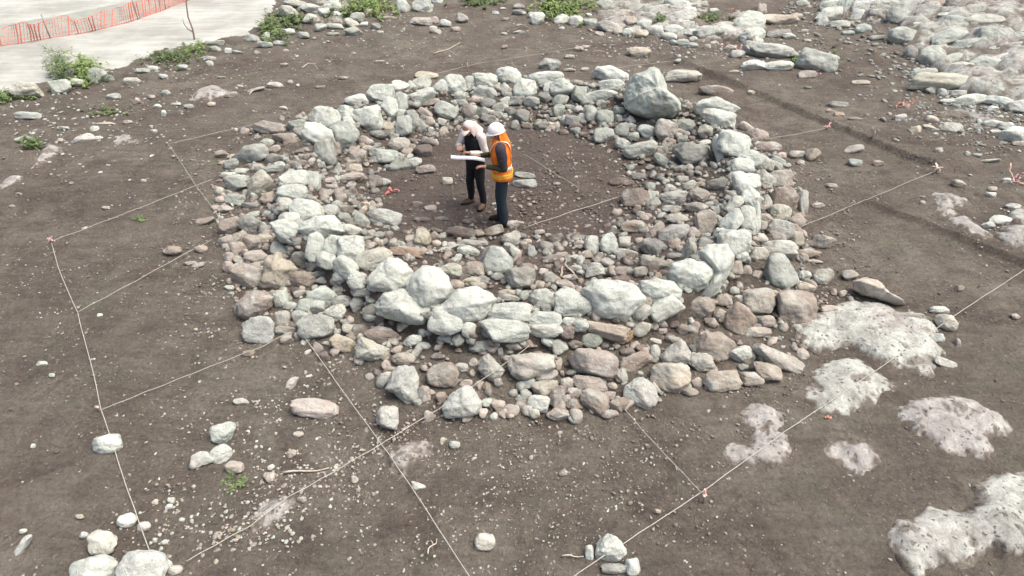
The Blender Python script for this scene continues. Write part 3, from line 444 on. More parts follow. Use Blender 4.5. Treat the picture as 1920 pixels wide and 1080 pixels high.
for i, s in enumerate(stones):
    x, y, a, b, ang, code, outl, spc = s
    u = dep[i]/F; a_m, b_m = a*u, b*u; c_m = .42*(a_m+b_m) if a < 2*b else .55*b_m+.22*a_m
    if spc == 'GREAT': c_m = .5*(a_m+b_m)
    g = math.radians(ang); ux = RIGHT*math.cos(g)+UP*math.sin(g); uy = -RIGHT*math.sin(g)+UP*math.cos(g)
    sub = 4 if max(a, b) > 17 else 3 if max(a, b) > 6 else 2
    ol = None
    if outl is not None:
        Q = densify(outl); Q[:, 1] *= -1; ol = Q/np.array([a, b])
    ex = [((-.66, .05, .75), .60), ((.62, .16, .76), .58), ((.1, -.5, .85), .80)] if spc == 'GREAT' else None
    V, Fc = rock_shape(rs, 5 if ex else sub, 3 if ex else int(rs.integers(6, 13)), .62 if outl is None else .78, .95, .05, ol, rs.uniform(0, .7) if outl is None else 0, ex)
    sc_ = {'wall': 1.28, 'great': 1.0, 'inner': 1.2, 'outer': 1.24}.get(zone[i], 1.13)*(1.0 if outl is None else .90)
    if zone[i] == 'field' and y < 270 and (x > 1500 or (1080 < x < 1480 and y < 110)): sc_ = 1.3
    W = pos[i]+V[:, :1]*a_m*ux*sc_+V[:, 1:2]*b_m*uy*sc_-V[:, 2:3]*c_m*FWD
    z = zone[i]
    if i in LATE:
        LV.append(W); LF.append(Fc+LN); LN += len(W); LC.append(np.tile(tone(code), (len(W), 1))); SOBJ.append(None); zone[i] = 'late'; continue
    nm = {'wall': 'wall_stone', 'great': 'boulder', 'inner': 'rubble_stone', 'outer': 'rubble_stone', 'field': 'loose_stone'}[z]
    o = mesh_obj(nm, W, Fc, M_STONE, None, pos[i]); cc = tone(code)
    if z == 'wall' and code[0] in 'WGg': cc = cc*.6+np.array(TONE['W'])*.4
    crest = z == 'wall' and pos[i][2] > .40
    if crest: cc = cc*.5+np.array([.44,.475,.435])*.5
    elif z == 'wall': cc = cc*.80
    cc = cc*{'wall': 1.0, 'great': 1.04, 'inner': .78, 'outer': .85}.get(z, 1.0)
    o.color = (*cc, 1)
    SOBJ.append(o)
if LATE:
    lf = np.concatenate(LF); tag(mesh_obj('small_rubble', np.concatenate(LV), lf, M_FILL, col=np.concatenate(LC)), 'fist-sized stones lying in the gaps between the big rubble of the ring', 'rubble', kind='stuff')
# ---- labels: zone, hour on the ring seen as a clock face, order outward from the wall
ORD = ['first','second','third','fourth','fifth','sixth','seventh','eighth','ninth','tenth','eleventh','twelfth','thirteenth','fourteenth','fifteenth','sixteenth','seventeenth','eighteenth','nineteenth','twentieth']
def ordn(n):
    if n < 20: return ORD[n]
    if n < 29: return 'twenty-'+ORD[n-20]
    return {29: 'thirtieth'}.get(n, 'thirty-'+ORD[(n-30) % 10])
HOURS = ['twelve','one','two','three','four','five','six','seven','eight','nine','ten','eleven']
def clock(th): return int(round((math.pi/2-th)/(math.pi/12))) % 24
def hour(k): return HOURS[k//2]+" o'clock" if k % 2 == 0 else 'half past '+HOURS[k//2]
def look(i, extra=True):
    s = stones[i]; ar = math.sqrt(s[2]*s[3])*dep[i]/9; siz = 'large' if ar > 19 else 'small' if ar < 10 else 'middling'
    cn = DARKCODES[s[5][0]]; sh = 'long' if max(s[2], s[3]) > 1.9*min(s[2], s[3]) else 'rounded' if min(s[2], s[3]) > .8*max(s[2], s[3]) else 'blocky'
    return f'{siz} {cn} {sh}'
grp = {}
for i, z in enumerate(zone):
    if z in ('wall', 'inner', 'outer'): grp.setdefault((z, clock(STH[i])), []).append(i)
for (z, k), L in grp.items():
    if z == 'inner': L.sort(key=lambda i: SRC[i]-SR[i])
    elif z == 'outer': L.sort(key=lambda i: SR[i]-SRC[i])
    else: L.sort(key=lambda i: stones[i][1])
    for n, i in enumerate(L):
        if z == 'inner': lab = f'{look(i)} rubble stone inside ring at {hour(k)}, {ordn(n)} from wall'; G_ = 'rubble stones heaped inside the ring'
        elif z == 'outer': lab = f'{look(i)} rubble stone outside ring at {hour(k)}, {ordn(n)} from wall'; G_ = 'rubble stones spread around the outer foot of the ring'
        else: lab = f'{look(i)} stone of ring wall at {hour(k)}, {ordn(n)} from its top'; G_ = 'stones of the ring wall'
        tag(SOBJ[i], lab, 'stone' if z != 'wall' else 'wall stone', G_)
def region(x, y):
    if y < 260 and x > 1660: return 'in the slab heap at top right'
    if y < 62 and x > 1500: return 'in the slab heap at the top edge'
    if y < 145 and 1080 < x < 1500: return 'in the pale scatter behind ring'
    if y < 75 and 460 < x < 730: return 'by weeds beside the pale track'
    if y < 140 and 730 <= x <= 1080: return 'on the soil along the top edge'
    if y < 260 and x < 330: return 'on soil below track at upper left'
    if y < 380 and x < 520: return 'on soil left of the ring top'
    if y < 260 and x < 800: return 'on soil behind the ring'
    if x > 1400 and y < 480: return 'on soil right of the ring'
    if x > 1380: return 'by the bedrock patches at right'
    if y < 740 and x < 520: return 'on the bare soil left of the ring'
    if x < 560: return 'on the gravelly soil at bottom left'
    if y < 830: return 'on soil below the ring'
    return 'on soil near the bottom edge'
fg = {}
for i, z in enumerate(zone):
    if z == 'field': fg.setdefault(region(stones[i][0], stones[i][1]), []).append(i)
for rg, L in fg.items():
    L.sort(key=lambda i: stones[i][0])
    for n, i in enumerate(L):
        tag(SOBJ[i], f'{look(i)} stone {rg}, {ordn(n)} from left', 'stone', 'loose stones '+rg)
        if 'slab heap' in rg: SOBJ[i].name = 'heap_stone'
        elif 'scatter' in rg: SOBJ[i].name = 'scatter_stone'
for i, z in enumerate(zone):
    if z == 'great': tag(SOBJ[i], 'tallest grey pointed boulder of the whole ring, behind the two people', 'boulder')
print('STONES', {z: zone.count(z) for z in set(zone)}, {k: len(v) for k, v in fg.items()})
# ------------------------------------------------------------------ small rubble nobody could count
def scatter(name, P, size, cols, flat=.7, sub=1, nt_=16, seed=1, sink=.2):
    r = np.random.default_rng(seed); tv = [rock_shape(r, sub, 7, .65, .95, .10)[0] for _ in range(nt_)]; Fc = ico(sub)[1]
    n = len(P); k = r.integers(0, nt_, n); V = np.array(tv)[k]
    V = V*np.stack([size*r.uniform(.8, 1.35, n), size*r.uniform(.6, 1.0, n), size*flat*r.uniform(.6, 1.2, n)], -1)[:, None, :]
    az = r.uniform(0, 2*np.pi, n); ti = r.uniform(-.5, .5, n)
    ca, sa, ct, st_ = np.cos(az), np.sin(az), np.cos(ti), np.sin(ti)
    x = V[..., 0]; y = V[..., 1]*ct[:, None]-V[..., 2]*st_[:, None]; z = V[..., 1]*st_[:, None]+V[..., 2]*ct[:, None]
    X_ = x*ca[:, None]-y*sa[:, None]; Y_ = x*sa[:, None]+y*ca[:, None]
    W = np.stack([X_+P[:, :1], Y_+P[:, 1:2], z+P[:, 2:3]+size[:, None]*sink], -1).reshape(-1, 3)
    nv = V.shape[1]; FF = (Fc[None]+(np.arange(n)*nv)[:, None, None]).reshape(-1, 3)
    o = mesh_obj(name, W, FF, M_FILL, col=np.repeat(cols, nv, 0)); tag(o, kind='stuff'); return o
def tones(n, codes, r, dark=1.0):
    c = np.array([TONE[q] for q in codes])[r.integers(0, len(codes), n)]
    return c*r.uniform(.75, 1.15, (n, 1))*dark
r = np.random.default_rng(21)
def ring_scatter(n, f0, f1, smin, smax, seed, name, codes, sub, label, zo=0.0, dk=.8):  # dk darkens the fill stones, painting crevice shadow into their colour
    q = np.random.default_rng(seed); th = q.uniform(-np.pi, np.pi, n)
    rc = np.interp(th, GT, RC); ro = np.interp(th, GT, RO); ri = np.interp(th, GT, RI)
    a = f0(rc, ro, ri); b = f1(rc, ro, ri); rad = np.sqrt(q.uniform(0, 1, n)*(b*b-a*a)+a*a)
    x = CEN[0]+rad*np.cos(th); y = CEN[1]+rad*np.sin(th); z = height(x, y)+zo
    s = smin+(smax-smin)*q.random(n)**2.4
    o = scatter(name, np.stack([x, y, z], -1), s, tones(n, codes, q, dk), .75, sub, 16, seed); tag(o, label, 'rubble'); return o
ring_scatter(2300, lambda c, o, i: c+.12, lambda c, o, i: o-.02, .022, .085, 31, 'small_rubble', 'PPTTBgGB', 2, 'small stones packed between the larger rubble outside the ring wall')
ring_scatter(2600, lambda c, o, i: i-.05, lambda c, o, i: c-.1, .022, .09, 32, 'small_rubble', 'PgTBgGBP', 2, 'small stones packed between the larger rubble inside the ring wall')
ring_scatter(380, lambda c, o, i: i-.22, lambda c, o, i: c-.2, .045, .11, 36, 'small_rubble', 'PgGTBG', 2, 'fist-sized dull stones slumped along the inner foot of the wall', dk=.85)
ring_scatter(330, lambda c, o, i: c+.25, lambda c, o, i: o+.02, .04, .095, 37, 'small_rubble', 'PGTPYG', 2, 'fist-sized stones filling gaps in the rubble outside the wall', dk=.9)
ring_scatter(900, lambda c, o, i: c-.30, lambda c, o, i: c+.30, .05, .10, 33, 'small_rubble', 'GgPgG', 2, 'small chinking stones wedged between the blocks of the wall')
ring_scatter(1500, lambda c, o, i: i*.05, lambda c, o, i: i, .007, .04, 34, 'floor_gravel', 'TPBBB', 1, 'fine gravel and chips on the trodden soil floor inside the ring')
ring_scatter(2600, lambda c, o, i: o-.15, lambda c, o, i: o+.7, .007, .03, 35, 'spilled_gravel', 'TPBPY', 1, 'fine gravel spilled on the soil around the foot of the rubble')
# pebbles on the open ground, measured as clusters: centre, spread, count, size
CL = [(560,870,120,70,330,.006,.024,'WPYP'),(430,930,110,70,260,.006,.022,'PPYW'),(300,1000,60,40,110,.008,.03,'WPY'),(500,780,90,40,200,.006,.022,'PWY'),(650,880,60,40,170,.006,.02,'PY'),(470,1000,90,30,160,.006,.03,'PYW'),
(200,600,130,110,420,.005,.018,'PYWT'),(330,560,100,120,260,.005,.018,'PYT'),(70,540,60,60,150,.005,.018,'WP'),(1050,930,170,90,560,.005,.018,'PTYW'),(860,950,70,70,240,.005,.018,'PY'),(1150,1000,140,60,240,.005,.016,'PT'),(900,850,140,40,240,.005,.015,'PY'),
(150,240,150,60,420,.01,.045,'GPWT'),(60,210,80,40,140,.012,.05,'GW'),(330,130,110,40,240,.01,.045,'GPW'),(430,150,90,50,170,.008,.035,'PTG'),(600,110,180,40,260,.008,.03,'PTG'),(1280,80,150,32,520,.012,.05,'WPGPW'),(1200,55,90,25,260,.012,.05,'GPW'),(1430,60,90,40,190,.01,.045,'PGW'),
(1830,215,90,22,420,.012,.05,'GgW'),(1820,150,90,60,900,.02,.075,'gGg'),(1780,70,110,50,1100,.02,.09,'gGdg'),(1600,20,80,26,500,.02,.08,'gGg'),(1860,250,60,30,180,.01,.04,'gGW'),(1560,270,90,60,200,.006,.025,'PTG'),(1620,340,120,60,200,.006,.02,'PT'),(1600,600,60,50,150,.008,.03,'PTG'),(1510,560,40,50,150,.01,.035,'PT'),(1500,600,60,40,140,.01,.03,'TBP'),
(1560,900,200,120,130,.005,.014,'PT'),(1700,450,170,120,260,.005,.018,'PT'),(940,110,250,30,420,.006,.025,'PTGY'),(640,55,110,35,300,.015,.05,'GWG'),(820,40,90,35,160,.01,.04,'GP'),(1050,30,90,25,130,.01,.04,'G'),(650,700,60,40,120,.006,.022,'PT'),(540,720,60,40,120,.005,.02,'PW'),(1180,830,200,50,220,.005,.014,'PT'),(1850,650,80,90,120,.005,.016,'PT'),(800,830,60,40,110,.006,.02,'PG'),(1450,960,200,90,120,.005,.012,'PT'),(330,420,120,60,160,.005,.018,'PT'),(1880,420,60,60,90,.006,.03,'PW')]
cx, cy, cs, cc = [], [], [], []
for x, y, sx, sy, n, s0, s1, codes in CL:
    cx.append(r.normal(x, sx, n)); cy.append(np.clip(r.normal(y, sy, n), -60, 1140)); cs.append(s0+(s1-s0)*r.random(n)**1.8); cc.append(tones(n, codes, r))
n = 800; cx.append(r.uniform(-80, 2000, n)); cy.append(r.uniform(60, 1130, n)); cs.append(.004+.012*r.random(n)**2); cc.append(tones(n, 'PTYB', r))
t = r.random(210)**1; cx.append(345+t*480+r.normal(0, 8, 210)); cy.append(1050-t*285+r.normal(0, 9, 210)); cs.append(.007+.022*r.random(210)**2); cc.append(tones(210, 'PTYP', r))
cx = np.concatenate(cx); cy = np.concatenate(cy); cs = np.concatenate(cs); cc = np.concatenate(cc)
cc = cc*.85; P = plane(cx, cy); P[:, 2] = height(P[:, 0], P[:, 1]); R_, _, rc_, ro_, ri_ = ringpos(P); ok = (R_ > ro_)
tag(scatter('pebbles', P[ok], cs[ok], cc[ok], .6, 1, 16, 41, .15), 'pale pebbles and chips scattered over the bare brown soil', 'pebbles')
# soil clods, same soil
n = 9000; th = r.uniform(0, 1, n); x = r.uniform(-9, 9, n); y = 2.5+r.random(n)**1.2*16
P = np.stack([x, y, height(x, y)], -1); R_, _, rc_, ro_, ri_ = ringpos(P); ok = (R_ > ro_) | (R_ < ri_)
cl = np.array([.15, .13, .108])*r.uniform(.75, 1.3, (n, 1))
tag(scatter('soil_clods', P[ok], (.006+.02*r.random(n)**2)[ok], cl[ok], .6, 1, 12, 42, .1), 'crumbs and clods of brown earth scattered over the dug ground', 'soil')
# ------------------------------------------------------------------ bedrock outcrops
def outcrop(name, px, col, H, label, group=None, rel=.022, steps=0):
    H *= 1.6; rel *= 1.35
    px = np.array(px, float); Wp, _ = hit(px[:, 0], px[:, 1]); Wp = Wp[:, :2]
    lo = Wp.min(0)-.15; hi_ = Wp.max(0)+.15; st = max(.014, (hi_-lo).max()/170)
    xs = np.arange(lo[0], hi_[0], st); ys = np.arange(lo[1], hi_[1], st); X, Y = np.meshgrid(xs, ys); x = X.ravel(); y = Y.ravel()
    A = Wp; B = np.roll(Wp, -1, 0); ins = np.zeros(len(x), bool); dm = np.full(len(x), 9.)
    for a, b in zip(A, B):
        e = b-a; t = np.clip(((x-a[0])*e[0]+(y-a[1])*e[1])/max(e@e, 1e-9), 0, 1)
        dm = np.minimum(dm, np.hypot(x-a[0]-t*e[0], y-a[1]-t*e[1]))
        c = ((a[1] > y) != (b[1] > y)) & (x < (b[0]-a[0])*(y-a[1])/((b[1]-a[1]) or 1e-9)+a[0]); ins ^= c
    d = np.where(ins, dm, -dm)+.045+.03*n2(x, y, 5., 8.)+.018*n2(x, y, 13., 9.)+.012*n2(x, y, 28., 19.)
    w_ = fbm(np.stack([x*3.2, y*3.2, x*0+7], -1), 4); hh = H*(1-np.exp(-np.clip(d, -.1, 9)/.12))+rel*w_*sstep(d/.12)
    if steps: q_ = .07*fbm(np.stack([x*1.6, y*2.6, x*0+3], -1), 3)+hh; k_ = np.floor(q_/.05); fr = q_/.05-k_; hh = .05*(k_+sstep((fr-.75)/.25))+.25*rel*w_
    pits = .7*sstep((n2(x, y, 7., 31.)-.56)/.18)*(d > .02); hh = hh-.025*pits; z = height(x, y)+hh
    so_ = np.clip(sstep(1-(d+.0+.05*n2(x, y, 4., 21.)+.05*n2(x, y, 14., 22.)+.04*n2(x, y, 30., 23.))/.085)*.95+pits*.9+sstep((n2(x, y, 3.2, 25.)+.6*n2(x, y, 12., 26.)+.4*n2(x, y, 30., 27.)-.72)/.2)*.7, 0, 1)
    if steps: so_ = np.maximum(so_, .85*sstep((-w_-.10)/.22))
    so_ = so_[:, None]
    pk = sstep(n2(x, y, 1.6, 29.)*1.4+.4)[:, None]*.6
    tn = (np.array(col)*(1-pk)+np.array([.35,.335,.32])*pk)*(1-so_)+np.array([.14,.12,.10])*so_
    keep = d > -.09; idx = np.arange(len(x)).reshape(X.shape)
    q = np.stack([idx[:-1, :-1], idx[:-1, 1:], idx[1:, 1:], idx[1:, :-1]], -1).reshape(-1, 4); q = q[keep[q].all(1)]
    us = np.unique(q); mp = np.zeros(len(x), int); mp[us] = np.arange(len(us))
    # skirt down so the rock has body under the soil
    V = np.stack([x, y, z], -1)[us]; loc = np.array([V[:, 0].mean(), V[:, 1].mean(), V[:, 2].min()])
    o = mesh_obj(name, V, mp[q], M_ROCK, None, loc, col=tn[us])
    md = o.modifiers.new('body', 'SOLIDIFY'); md.thickness = .12; md.offset = -1
    tag(o, label, 'bedrock', group); return o
def T3(ox, oy, k, s): return [(ox+float(q.split(',')[0])/k, oy+float(q.split(',')[1])/k) for q in s.split()]
W_ = (.42,.44,.41); P_ = (.38,.375,.36)
outcrop('bedrock_outcrop', T3(1280,360,3,"640,760 700,720 830,690 870,640 1000,625 1130,640 1190,690 1260,680 1370,710 1410,780 1400,840 1450,900 1400,960 1380,1020 1330,1030 1240,990 1150,985 1080,960 980,880 860,870 730,890 680,840"), W_, .08, 'largest pitted pale bedrock patch, touching the lower right rubble of the ring', 'pale bedrock patches')
outcrop('bedrock_outcrop', [(1490,738),(1520,720),(1545,690),(1575,675),(1605,672),(1640,700),(1672,725),(1640,745),(1605,760),(1592,780),(1550,770),(1510,755)], W_, .05, 'ragged pale bedrock patch just below the largest one, string passing its foot', 'pale bedrock patches')
outcrop('bedrock_outcrop', T3(1280,720,3,"1220,140 1290,105 1400,90 1510,80 1640,110 1760,170 1830,240 1790,270 1690,290 1730,370 1710,415 1640,400 1560,375 1480,375 1400,300 1290,260 1250,190"), P_, .06, 'kite-shaped pinkish bedrock patch near the right edge', 'pale bedrock patches')
outcrop('bedrock_outcrop', T3(1280,720,3,"350,160 400,125 460,120 530,160 545,220 520,255 440,245 370,215"), P_, .05, 'small pinkish bedrock lobe, upper one of the hooked pair on the string line', 'pale bedrock patches')
outcrop('bedrock_outcrop', T3(1280,720,3,"215,390 260,345 380,365 420,320 430,270 500,260 570,290 590,350 560,410 500,450 430,420 350,455 290,455 230,420"), P_, .05, 'hook-shaped pinkish bedrock, lower one of the pair on the string line', 'pale bedrock patches')
outcrop('bedrock_outcrop', T3(1280,720,3,"810,380 860,340 940,320 1020,350 1080,400 1070,450 1000,500 900,430 840,410"), P_, .03, 'low dusty bedrock patch half covered by soil, between hook and kite patches', 'pale bedrock patches')
outcrop('bedrock_outcrop', T3(1280,720,3,"1180,850 1220,790 1310,770 1400,710 1470,740 1590,740 1680,650 1640,580 1740,530 1800,505 1870,520 1960,500 2300,540 2300,900 1930,970 1800,975 1740,920 1640,960 1560,1000 1520,1030 1430,1010 1350,1040 1320,1085 1250,1020 1230,960 1190,900"), W_, .09, 'broad white bedrock sheet in the bottom right corner', 'pale bedrock patches')
outcrop('bedrock_outcrop', T3(640,720,3,"230,410 340,350 450,320 520,345 500,385 430,420 380,470 350,500 290,460"), P_, .035, 'small tapering pinkish bedrock sliver by the crossing strings below the ring', 'pale bedrock patches')
outcrop('bedrock_outcrop', T3(0,720,3,"1415,790 1480,700 1590,640 1635,640 1570,735 1470,800"), P_, .03, 'narrow gravelly bedrock strip along the string at bottom left', 'pale bedrock patches')
outcrop('bedrock_outcrop', T3(1280,360,3,"1420,10 1500,20 1600,40 1620,80 1560,85 1500,60 1540,110 1530,140 1450,130 1440,70"), W_, .04, 'forked pale slab lying right of the ring, upper one of the two', 'pale slabs right of the ring')
outcrop('bedrock_outcrop', T3(1280,360,3,"1510,150 1580,140 1650,190 1720,235 1690,255 1610,230 1520,175"), W_, .04, 'forked pale slab lying right of the ring, lower one of the two', 'pale slabs right of the ring')
outcrop('bedrock_outcrop', T3(1280,360,3,"1820,180 1850,120 1920,100 2100,90 2100,200 1920,200"), W_, .12, 'white slab cut by the right edge, upper one of the pair', 'pale slabs at the right edge')
outcrop('bedrock_outcrop', T3(1280,360,3,"1775,250 1820,205 1920,210 2100,210 2100,320 1920,300 1820,295"), W_, .10, 'white slab cut by the right edge, lower one of the pair', 'pale slabs at the right edge')
outcrop('bedrock_outcrop', T3(1152,0,5,"1120,200 1180,140 1280,130 1390,200 1410,260 1380,330 1390,400 1300,420 1200,380 1080,380 980,370 1000,300 1080,280"), W_, .12, 'pale minty bedrock hump in the scatter behind the ring, right end', 'pale bedrock behind the ring')
outcrop('bedrock_outcrop', T3(1152,0,5,"300,150 420,60 560,10 700,30 720,130 740,230 640,270 500,240 420,200"), W_, .10, 'pale bedrock hump at the top edge behind the tall boulder', 'pale bedrock behind the ring')
outcrop('bedrock_outcrop', T3(0,0,3,"1080,555 1130,500 1200,485 1285,515 1250,545 1150,570"), P_, .05, 'flat crinkled pale rock on the soil left of the ring top', 'pale rocks left of the ring')
outcrop('bedrock_outcrop', T3(0,0,3,"180,915 240,850 270,810 320,820 335,850 280,890 210,940"), P_, .05, 'crinkled pale rock at the left side beside a green tuft', 'pale rocks left of the ring')
outcrop('bedrock_outcrop', T3(0,0,3,"640,775 700,760 730,775 790,785 740,800 650,810"), P_, .03, 'low pale rock strip nearest the ring at upper left', 'pale rocks left of the ring')
outcrop('bedrock_outcrop', T3(0,0,3,"-60,1070 10,1030 60,990 110,1000 60,1040 -20,1085"), P_, .04, 'pale rock strip cut by the left edge', 'pale rocks left of the ring')

outcrop('bedrock_shelf', [(1688,70),(1700,95),(1735,110),(1740,130),(1790,150),(1800,175),(1860,185),(1900,205),(2010,230),(2060,100),(2040,-60),(1760,-60),(1700,-50),(1672,10)], (.37,.39,.365), .14, 'broken layered bedrock shelf under the slab heap at top right', 'pale bedrock shelves', .05, 1)
outcrop('bedrock_shelf', [(1535,-60),(1530,10),(1548,34),(1600,28),(1650,46),(1668,20),(1690,-60)], (.37,.39,.365), .08, 'broken bedrock shelf at the top edge, left of the slab heap', 'pale bedrock shelves', .05, 1)
outcrop('bedrock_shelf', [(1120,30),(1165,66),(1230,62),(1290,80),(1350,78),(1375,60),(1320,40),(1330,12),(1300,-40),(1170,-50)], (.36,.375,.34), .05, 'low broken bedrock under the pale scatter behind the tall boulder', 'pale bedrock shelves', .04, 1)
outcrop('bedrock_outcrop', [(600,-40),(590,10),(560,20),(585,48),(640,44),(660,20),(650,-40)], (.36,.375,.33), .06, 'bleached broken rock among the weeds at the track end', 'pale bedrock behind the ring', .05, 1)
outcrop('bedrock_outcrop', [(1750,208),(1790,204),(1830,215),(1900,240),(1930,262),(1850,258),(1790,240)], (.22,.225,.21), .02, 'low grey rock showing through gravel below the slab heap', 'pale bedrock shelves', .03, 1)
# ------------------------------------------------------------------ pale track, pavement, netting
def sheet(name, px, H, m, far=None, st=.25, jag=.06):
    Wp = plane(*zip(*px))[:, :2]
    if far is not None: Wp = np.vstack([Wp, far])
    lo = Wp.min(0)-.3; hi_ = Wp.max(0)+.3
    xs = np.arange(lo[0], hi_[0], st); ys = np.arange(lo[1], hi_[1], st); X, Y = np.meshgrid(xs, ys); x = X.ravel(); y = Y.ravel()
    ins = np.zeros(len(x), bool); dm = np.full(len(x), 99.)
    for a, b in zip(Wp, np.roll(Wp, -1, 0)):
        e = b-a; t = np.clip(((x-a[0])*e[0]+(y-a[1])*e[1])/max(e@e, 1e-9), 0, 1); dm = np.minimum(dm, np.hypot(x-a[0]-t*e[0], y-a[1]-t*e[1]))
        ins ^= ((a[1] > y) != (b[1] > y)) & (x < (b[0]-a[0])*(y-a[1])/((b[1]-a[1]) or 1e-9)+a[0])
    d = np.where(ins, dm, -dm)+jag*n2(x, y, 3., 8.)+jag*.7*n2(x, y, 8., 9.)
    z = height(x, y)+np.clip(H*(d/.12), -.03, H); keep = d > -.25
    idx = np.arange(len(x)).reshape(X.shape); q = np.stack([idx[:-1, :-1], idx[:-1, 1:], idx[1:, 1:], idx[1:, :-1]], -1).reshape(-1, 4); q = q[keep[q].all(1)]
    us = np.unique(q); mp = np.zeros(len(x), int); mp[us] = np.arange(len(us))
    return tag(mesh_obj(name, np.stack([x, y, z], -1)[us], mp[q], m), kind='structure')
M_DUST, t_, b_ = mat('pale_dust', .95)
tc = N(t_, 'ShaderNodeTexCoord').outputs['Object']
c = mix(t_, ramp(t_, noise(t_, tc, .7, 5, .6), .4, .65), (.29,.30,.272), (.41,.425,.395)); c = mix(t_, ramp(t_, noise(t_, tc, 9, 4, .7), .6, .75, (0,0,0,1), (.6,.6,.6,1)), c, (.27,.265,.235))
mp_ = N(t_, 'ShaderNodeMapping'); mp_.inputs['Scale'].default_value = (.5, 5, 1); mp_.inputs['Rotation'].default_value = (0, 0, -.42); t_.links.new(tc, mp_.inputs['Vector'])
c = mix(t_, .6, c, ramp(t_, noise(t_, mp_.outputs[0], 1.1, 4, .6), .38, .62, (.80,.79,.78,1), (1.06,1.06,1.06,1)), 'MULTIPLY')   # wheel tracks along the road
t_.links.new(c, b_.inputs['Base Color']); bump(t_, b_, noise(t_, tc, 14, 4, .7), .4, .03)
c = c
M_PAVE = plain('grey_green_concrete', (.25,.275,.24), .9, .12, 3, .1)
sheet('dirt_road', [(-60,176),(0,166),(60,156),(110,150),(170,138),(207,126),(236,122),(250,112),(277,108),(292,97),(333,84),(367,83),(417,70),(462,66),(483,50),(505,30),(514,10),(524,-20),(540,-70)], .03, M_DUST, np.array([[-2, 45], [-8, 70], [-60, 70], [-60, 14]]), .14)
Wa = plane(*zip(*[(-150,112),(0,87),(100,71),(200,51),(300,22),(360,0),(430,-34),(330,-34),(262,0),(100,31),(0,48),(-150,72)]))[:, :2]
sheet('pavement', [(-150,112),(0,87),(100,71),(200,51),(300,22),(360,0),(430,-34),(330,-34),(262,0),(100,31),(0,48),(-150,72)], .045, M_PAVE, None, .12, .02)
# safety netting strung along the far side of the track
fb = plane(*zip(*[(-160,112),(-60,99),(0,89),(50,82),(100,73),(150,65),(200,54),(250,40),(300,24),(345,6),(385,-12),(440,-42)]))[:, :2]
def along(P, s):
    L = np.r_[0, np.cumsum(np.hypot(*np.diff(P, axis=0).T))]; return np.stack([np.interp(s, L, P[:, 0]), np.interp(s, L, P[:, 1])], -1), L[-1]
_, LN_ = along(fb, [0])
M_ORN, t_, b_ = mat('orange_plastic_net', .5); b_.inputs['Base Color'].default_value = (.70,.20,.15,1)
M_POST = plain('grey_post', (.28,.26,.24), .8)
net = empty('safety_fence', tuple(fb[3])+(0,)); tag(net, 'sagging orange plastic safety netting along the far side of the pale track', 'fence')
mb = MB(); H0 = .50
def npt(s, h):
    p, _ = along(fb, s); wv = .09*np.sin(s*5.1)+.05*np.sin(s*13.7+1)
    sag = 1-.22*np.abs(np.sin(s*1.15))-.06*np.sin(s*7.)
    return np.stack([p[:, 0]+wv*.5*h, p[:, 1]-wv*h*2, .03+height(p[:, 0], p[:, 1])+h*H0*sag], -1)
for h in np.linspace(0.04, 1, 6):
    s = np.arange(0, LN_, .07); v, f = tube(npt(s, np.full(len(s), h)), .004 if .05 < h < .98 else .008, 4, False); mb.add(v, f)
for s0 in np.arange(0, LN_-.2, .075):
    h = np.linspace(.03, 1, 5); wd = .006+.012*(random.random() < .35); v, f = tube(npt(s0+.10*h*(1+.5*math.sin(s0*3)), h), wd, 4, False); mb.add(v, f)
no = mb.build('netting', M_ORN, net); no.location = [-q for q in net.location]
for s0 in np.arange(.6, LN_, 2.4):
    p = npt(np.array([s0]), np.array([0.]))[0]; v, f = tube([p, p+[0, .0, .30], p+[.01, .0, .62]], .016, 6)
    o = mesh_obj('fence_post', v, f, M_POST, net); o.location = [-q for q in net.location]
# ------------------------------------------------------------------ setting-out strings
M_STR = plain('pale_twine', (.40,.385,.34), .9, .2, 60); M_PINK = plain('pink_tape', (.52,.32,.30), .6, .25, 20); M_RED = plain('red_tape', (.50,.16,.14), .6, .2, 20); M_WOOD = plain('weathered_wood', (.30,.25,.20), .9, .3, 40, .5); M_PALEW = plain('pale_wood', (.44,.39,.33), .9, .3, 40, .5)
def string(px, label, r=.0065, lift=.06, lifts=None):
    P = []
    for k, (a, b) in enumerate(zip(px[:-1], px[1:])):
        n = max(3, int(math.dist(a, b)/9)); 
        for t in np.linspace(0, 1, n, endpoint=(k == len(px)-2)): P.append((a[0]+(b[0]-a[0])*t, a[1]+(b[1]-a[1])*t))
    P = np.array(P); 
    W_3, _ = hit(P[:, 0], P[:, 1], lift); n = len(W_3)
    z = W_3[:, 2].copy()
    for _ in range(4): z[1:-1] = (z[:-2]+2*z[1:-1]+z[2:])/4
    W_3[:, 2] = np.maximum(z, W_3[:, 2]-.01)
    W_3[:, :2] += .006*np.stack([n2(W_3[:, 0], W_3[:, 1], 3., 4.), n2(W_3[:, 0], W_3[:, 1], 3., 14.)], -1)
    W_3[1:-1, 2] += .004*np.sin(np.arange(n-2)*.9); v, f = tube(W_3, r*.62, 6); o = mesh_obj('string_line', v, f, M_STR, None, W_3[0]); tag(o, label, 'string', 'setting-out strings of the excavation grid'); return o
string([(97,455),(108,500),(145,585),(170,680),(190,768),(233,900),(262,985),(283,1040)], 'long pale string running down the left side past three small pegs', .0075)
string([(97,452),(230,402),(365,349),(398,336)], 'uppermost of the left-hand strings meeting the ring rubble, from the tape-wrapped corner peg', .006)
string([(145,585),(270,518),(395,450)], 'middle left-hand string from the second peg up to the ring rubble', .006)
string([(190,768),(345,706),(495,648),(545,622)], 'lower left-hand string from the third peg to the ring foot', .006)
